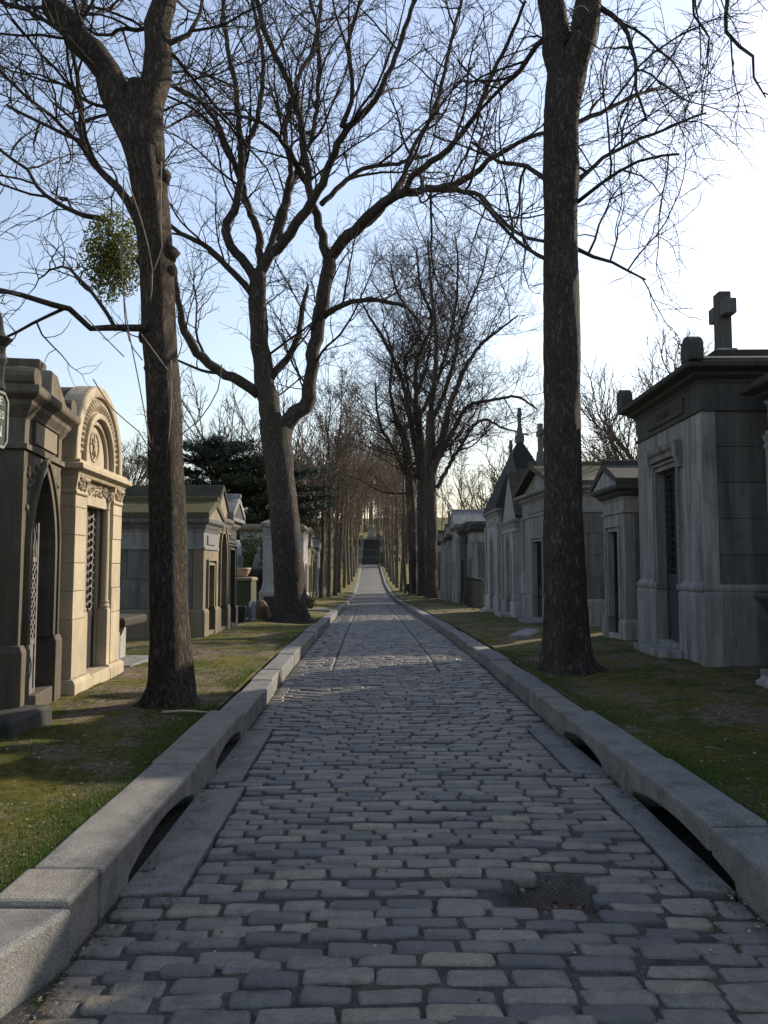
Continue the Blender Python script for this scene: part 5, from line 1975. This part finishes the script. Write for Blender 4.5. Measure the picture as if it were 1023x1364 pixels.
leaf_ball('mistletoe', 'hanging green mistletoe clump beside the near left trunk', 'mistletoe', at(150, 342, 8.8), (.37, .34, .55), 4200, .03, M['mistletoe'], 3, .7)
leaf_ball('shrub', 'low round dark shrub at the foot of the broad pale chapel', 'shrub', Vector((-2.95, 31.5, verge_z(-2.95, 31.5) + .22)), (.42, .42, .34), 1800, .05, M['bush'], 5)
leaf_ball('evergreen_bush', 'dark evergreen bush behind the cross headstone on the left', 'shrub', Vector((-6.2, 38, verge_z(-6, 38) + 1.4)), (1.9, 1.5, 2.2), 5200, .11, M['ivy'], 6)
leaf_ball('evergreen_bush', 'dark evergreen bush at the left foot of the far steps', 'shrub', Vector((-4.2, 121, verge_z(-4.2, 121) + 1.2)), (1.5, 1.5, 2.0), 2500, .13, M['ivy'], 7)
leaf_ball('evergreen_bush', 'dark evergreen bush at the right foot of the far steps', 'shrub', Vector((1.4, 126, verge_z(1.4, 126) + 1.0)), (1.4, 1.4, 1.8), 2500, .13, M['ivy'], 8)
leaf_ball('olive_bush', 'olive leafy shrub rising behind the far right chapels', 'shrub', Vector((7.4, 46, verge_z(7.4, 46) + 3.6)), (2.6, 2.2, 2.3), 5200, .09, M['bush'], 12)

# ------------------------------------------------------------------ small ground cover
r = random.Random(14)


def grass():
    mb = MB()
    for k in range(120000):
        side = -1 if r.random() < .55 else 1
        near = r.random()
        y = 2.3 + 13 * r.random() ** 1.6
        u = 1.85 + (.9 if y < 8 else 1.6) * r.random() ** 1.7
        x = cx(y) + side * u
        g = noise.noise(Vector((x * 1.3, y * .7, 2.2))) * 1.1 + .5 - (u - 1.85) * 1.0
        if g < r.uniform(.12, .5):
            continue
        z = verge_z(x, y) - .005
        h = r.uniform(.012, .034) * (1.15 if u < 2.0 else 1)
        a = r.uniform(0, 6.28)
        dx, dy = math.cos(a) * .0028, math.sin(a) * .0028
        lx, ly = r.gauss(0, .4) * h, r.gauss(0, .4) * h
        mb.add([(x - dx, y - dy, z), (x + dx, y + dy, z), (x + lx, y + ly, z + h)], [(0, 1, 2)])
    for k in range(5200):           # weeds in the joints beside kerbs, slabs and setts
        y = 2.4 + 8 * r.random() ** 1.3
        side = r.choice((-1, 1))
        u = (1.495 + r.gauss(0, .012)) if r.random() < .6 else 1.51 - .27 + r.gauss(0, .015)
        x = cx(y) + side * u
        if noise.noise(Vector((side * 5, y * 2.5, 8))) < .12:
            continue
        z = road_z(x, y) - .02
        h = r.uniform(.015, .05)
        lx, ly = r.gauss(0, .5) * h, r.gauss(0, .5) * h
        a = r.uniform(0, 6.28)
        dx, dy = math.cos(a) * .003, math.sin(a) * .003
        mb.add([(x - dx, y - dy, z), (x + dx, y + dy, z), (x + lx, y + ly, z + h)], [(0, 1, 2)])
    tag(mb.build('grass', M['grass'], fix=False), 'short green grass along the kerbs and weeds in the paving joints', 'grass', kind='stuff')


grass()


def litter():
    mb = MB()
    for k in range(16000):
        side = -1 if r.random() < .55 else 1
        y = 3 + 15 * r.random() ** 1.3
        u = 1.85 + (2.0 if side < 0 else 2.8) * r.random()
        x = cx(y) + side * u
        z = verge_z(x, y) + .006
        s = .004 + .012 * r.random() ** 2
        t = r.uniform(0, 6.28)
        a = Vector((math.cos(t), math.sin(t), r.uniform(-.4, .4))) * s
        b = Vector((-math.sin(t), math.cos(t), r.uniform(-.4, .4))) * s * .6
        c = Vector((x, y, z))
        mb.add([tuple(c - a), tuple(c - b), tuple(c + a), tuple(c + b + Vector((0, 0, s * .3)))], [(0, 1, 2, 3)])
    for k in range(420):
        side = r.choice((-1, 1))
        y = 3 + 13 * r.random()
        x = cx(y) + side * (1.9 + 2.2 * r.random())
        t, L = r.uniform(0, 6.28), r.uniform(.03, .14)
        q = Vector((x, y, verge_z(x, y) + .008))
        d = Vector((math.cos(t), math.sin(t), 0)) * L
        mb.tube([q, q + d * .5 + Vector((r.gauss(0, .008), r.gauss(0, .008), .006)), q + d], [.0025, .0022, .0014], 3)
    for k in range(260):
        y = 2.5 + 8 * r.random()
        x = cx(y) + r.uniform(-1.4, 1.4)
        s = r.uniform(.004, .010)
        mb.lathe([(s * .6, -s * .4), (s, 0), (s * .4, s * .5)], 5, (x, y, road_z(x, y) + .003))
    for k in range(1500):
        y = 2.4 + 12 * r.random() ** 1.4
        u = r.choice((-1, 1)) * (1.50 - abs(r.gauss(0, .06)))
        if noise.noise(Vector((u * 3, y * 1.8, 4))) < -.05:
            continue
        x = cx(y) + u
        s = r.uniform(.005, .016)
        t = r.uniform(0, 6.28)
        a = Vector((math.cos(t), math.sin(t), r.uniform(-.3, .3))) * s
        b = Vector((-math.sin(t), math.cos(t), r.uniform(-.3, .3))) * s * .6
        c = Vector((x, y, road_z(x, y) + .008))
        mb.add([tuple(c - a), tuple(c - b), tuple(c + a), tuple(c + b)], [(0, 1, 2, 3)])
    tag(mb.build('leaf_litter', M['litter'], fix=False), 'scattered dry leaf bits and pebbles on the verges and paving', 'litter', kind='stuff')


litter()

p, q = Vector((-2.02, 7.30, 0)), Vector((-1.62, 7.42, 0))
for v in (p, q):
    v.z = verge_z(v.x, v.y) + .02
P, Q = smooth_path([p, p.lerp(q, .5) + Vector((0, .01, .012)), q], [.012, .011, .008], .06)
tag(MB().tube(P, Q, 7).build('fallen_stick', M['stick'], smooth=True, fix=False), 'pale fallen stick at the foot of the near left trunk', 'stick')

# dark litter bin far along the right verge
lb_ = empty('litter_bin', (2.25, 57.5, verge_z(2.25, 57.5)))
tag(lb_, 'small dark litter bin on a post by the right tree cluster', 'bin')
MB().lathe([(.03, -.1), (.03, .35)], 8).build('post', M['iron'], lb_)
MB().lathe([(.17, .35), (.2, .36), (.21, .85), (.22, .86), (.22, .9), (.18, .9), (.17, .5)], 16).build('basket', M['iron'], lb_)
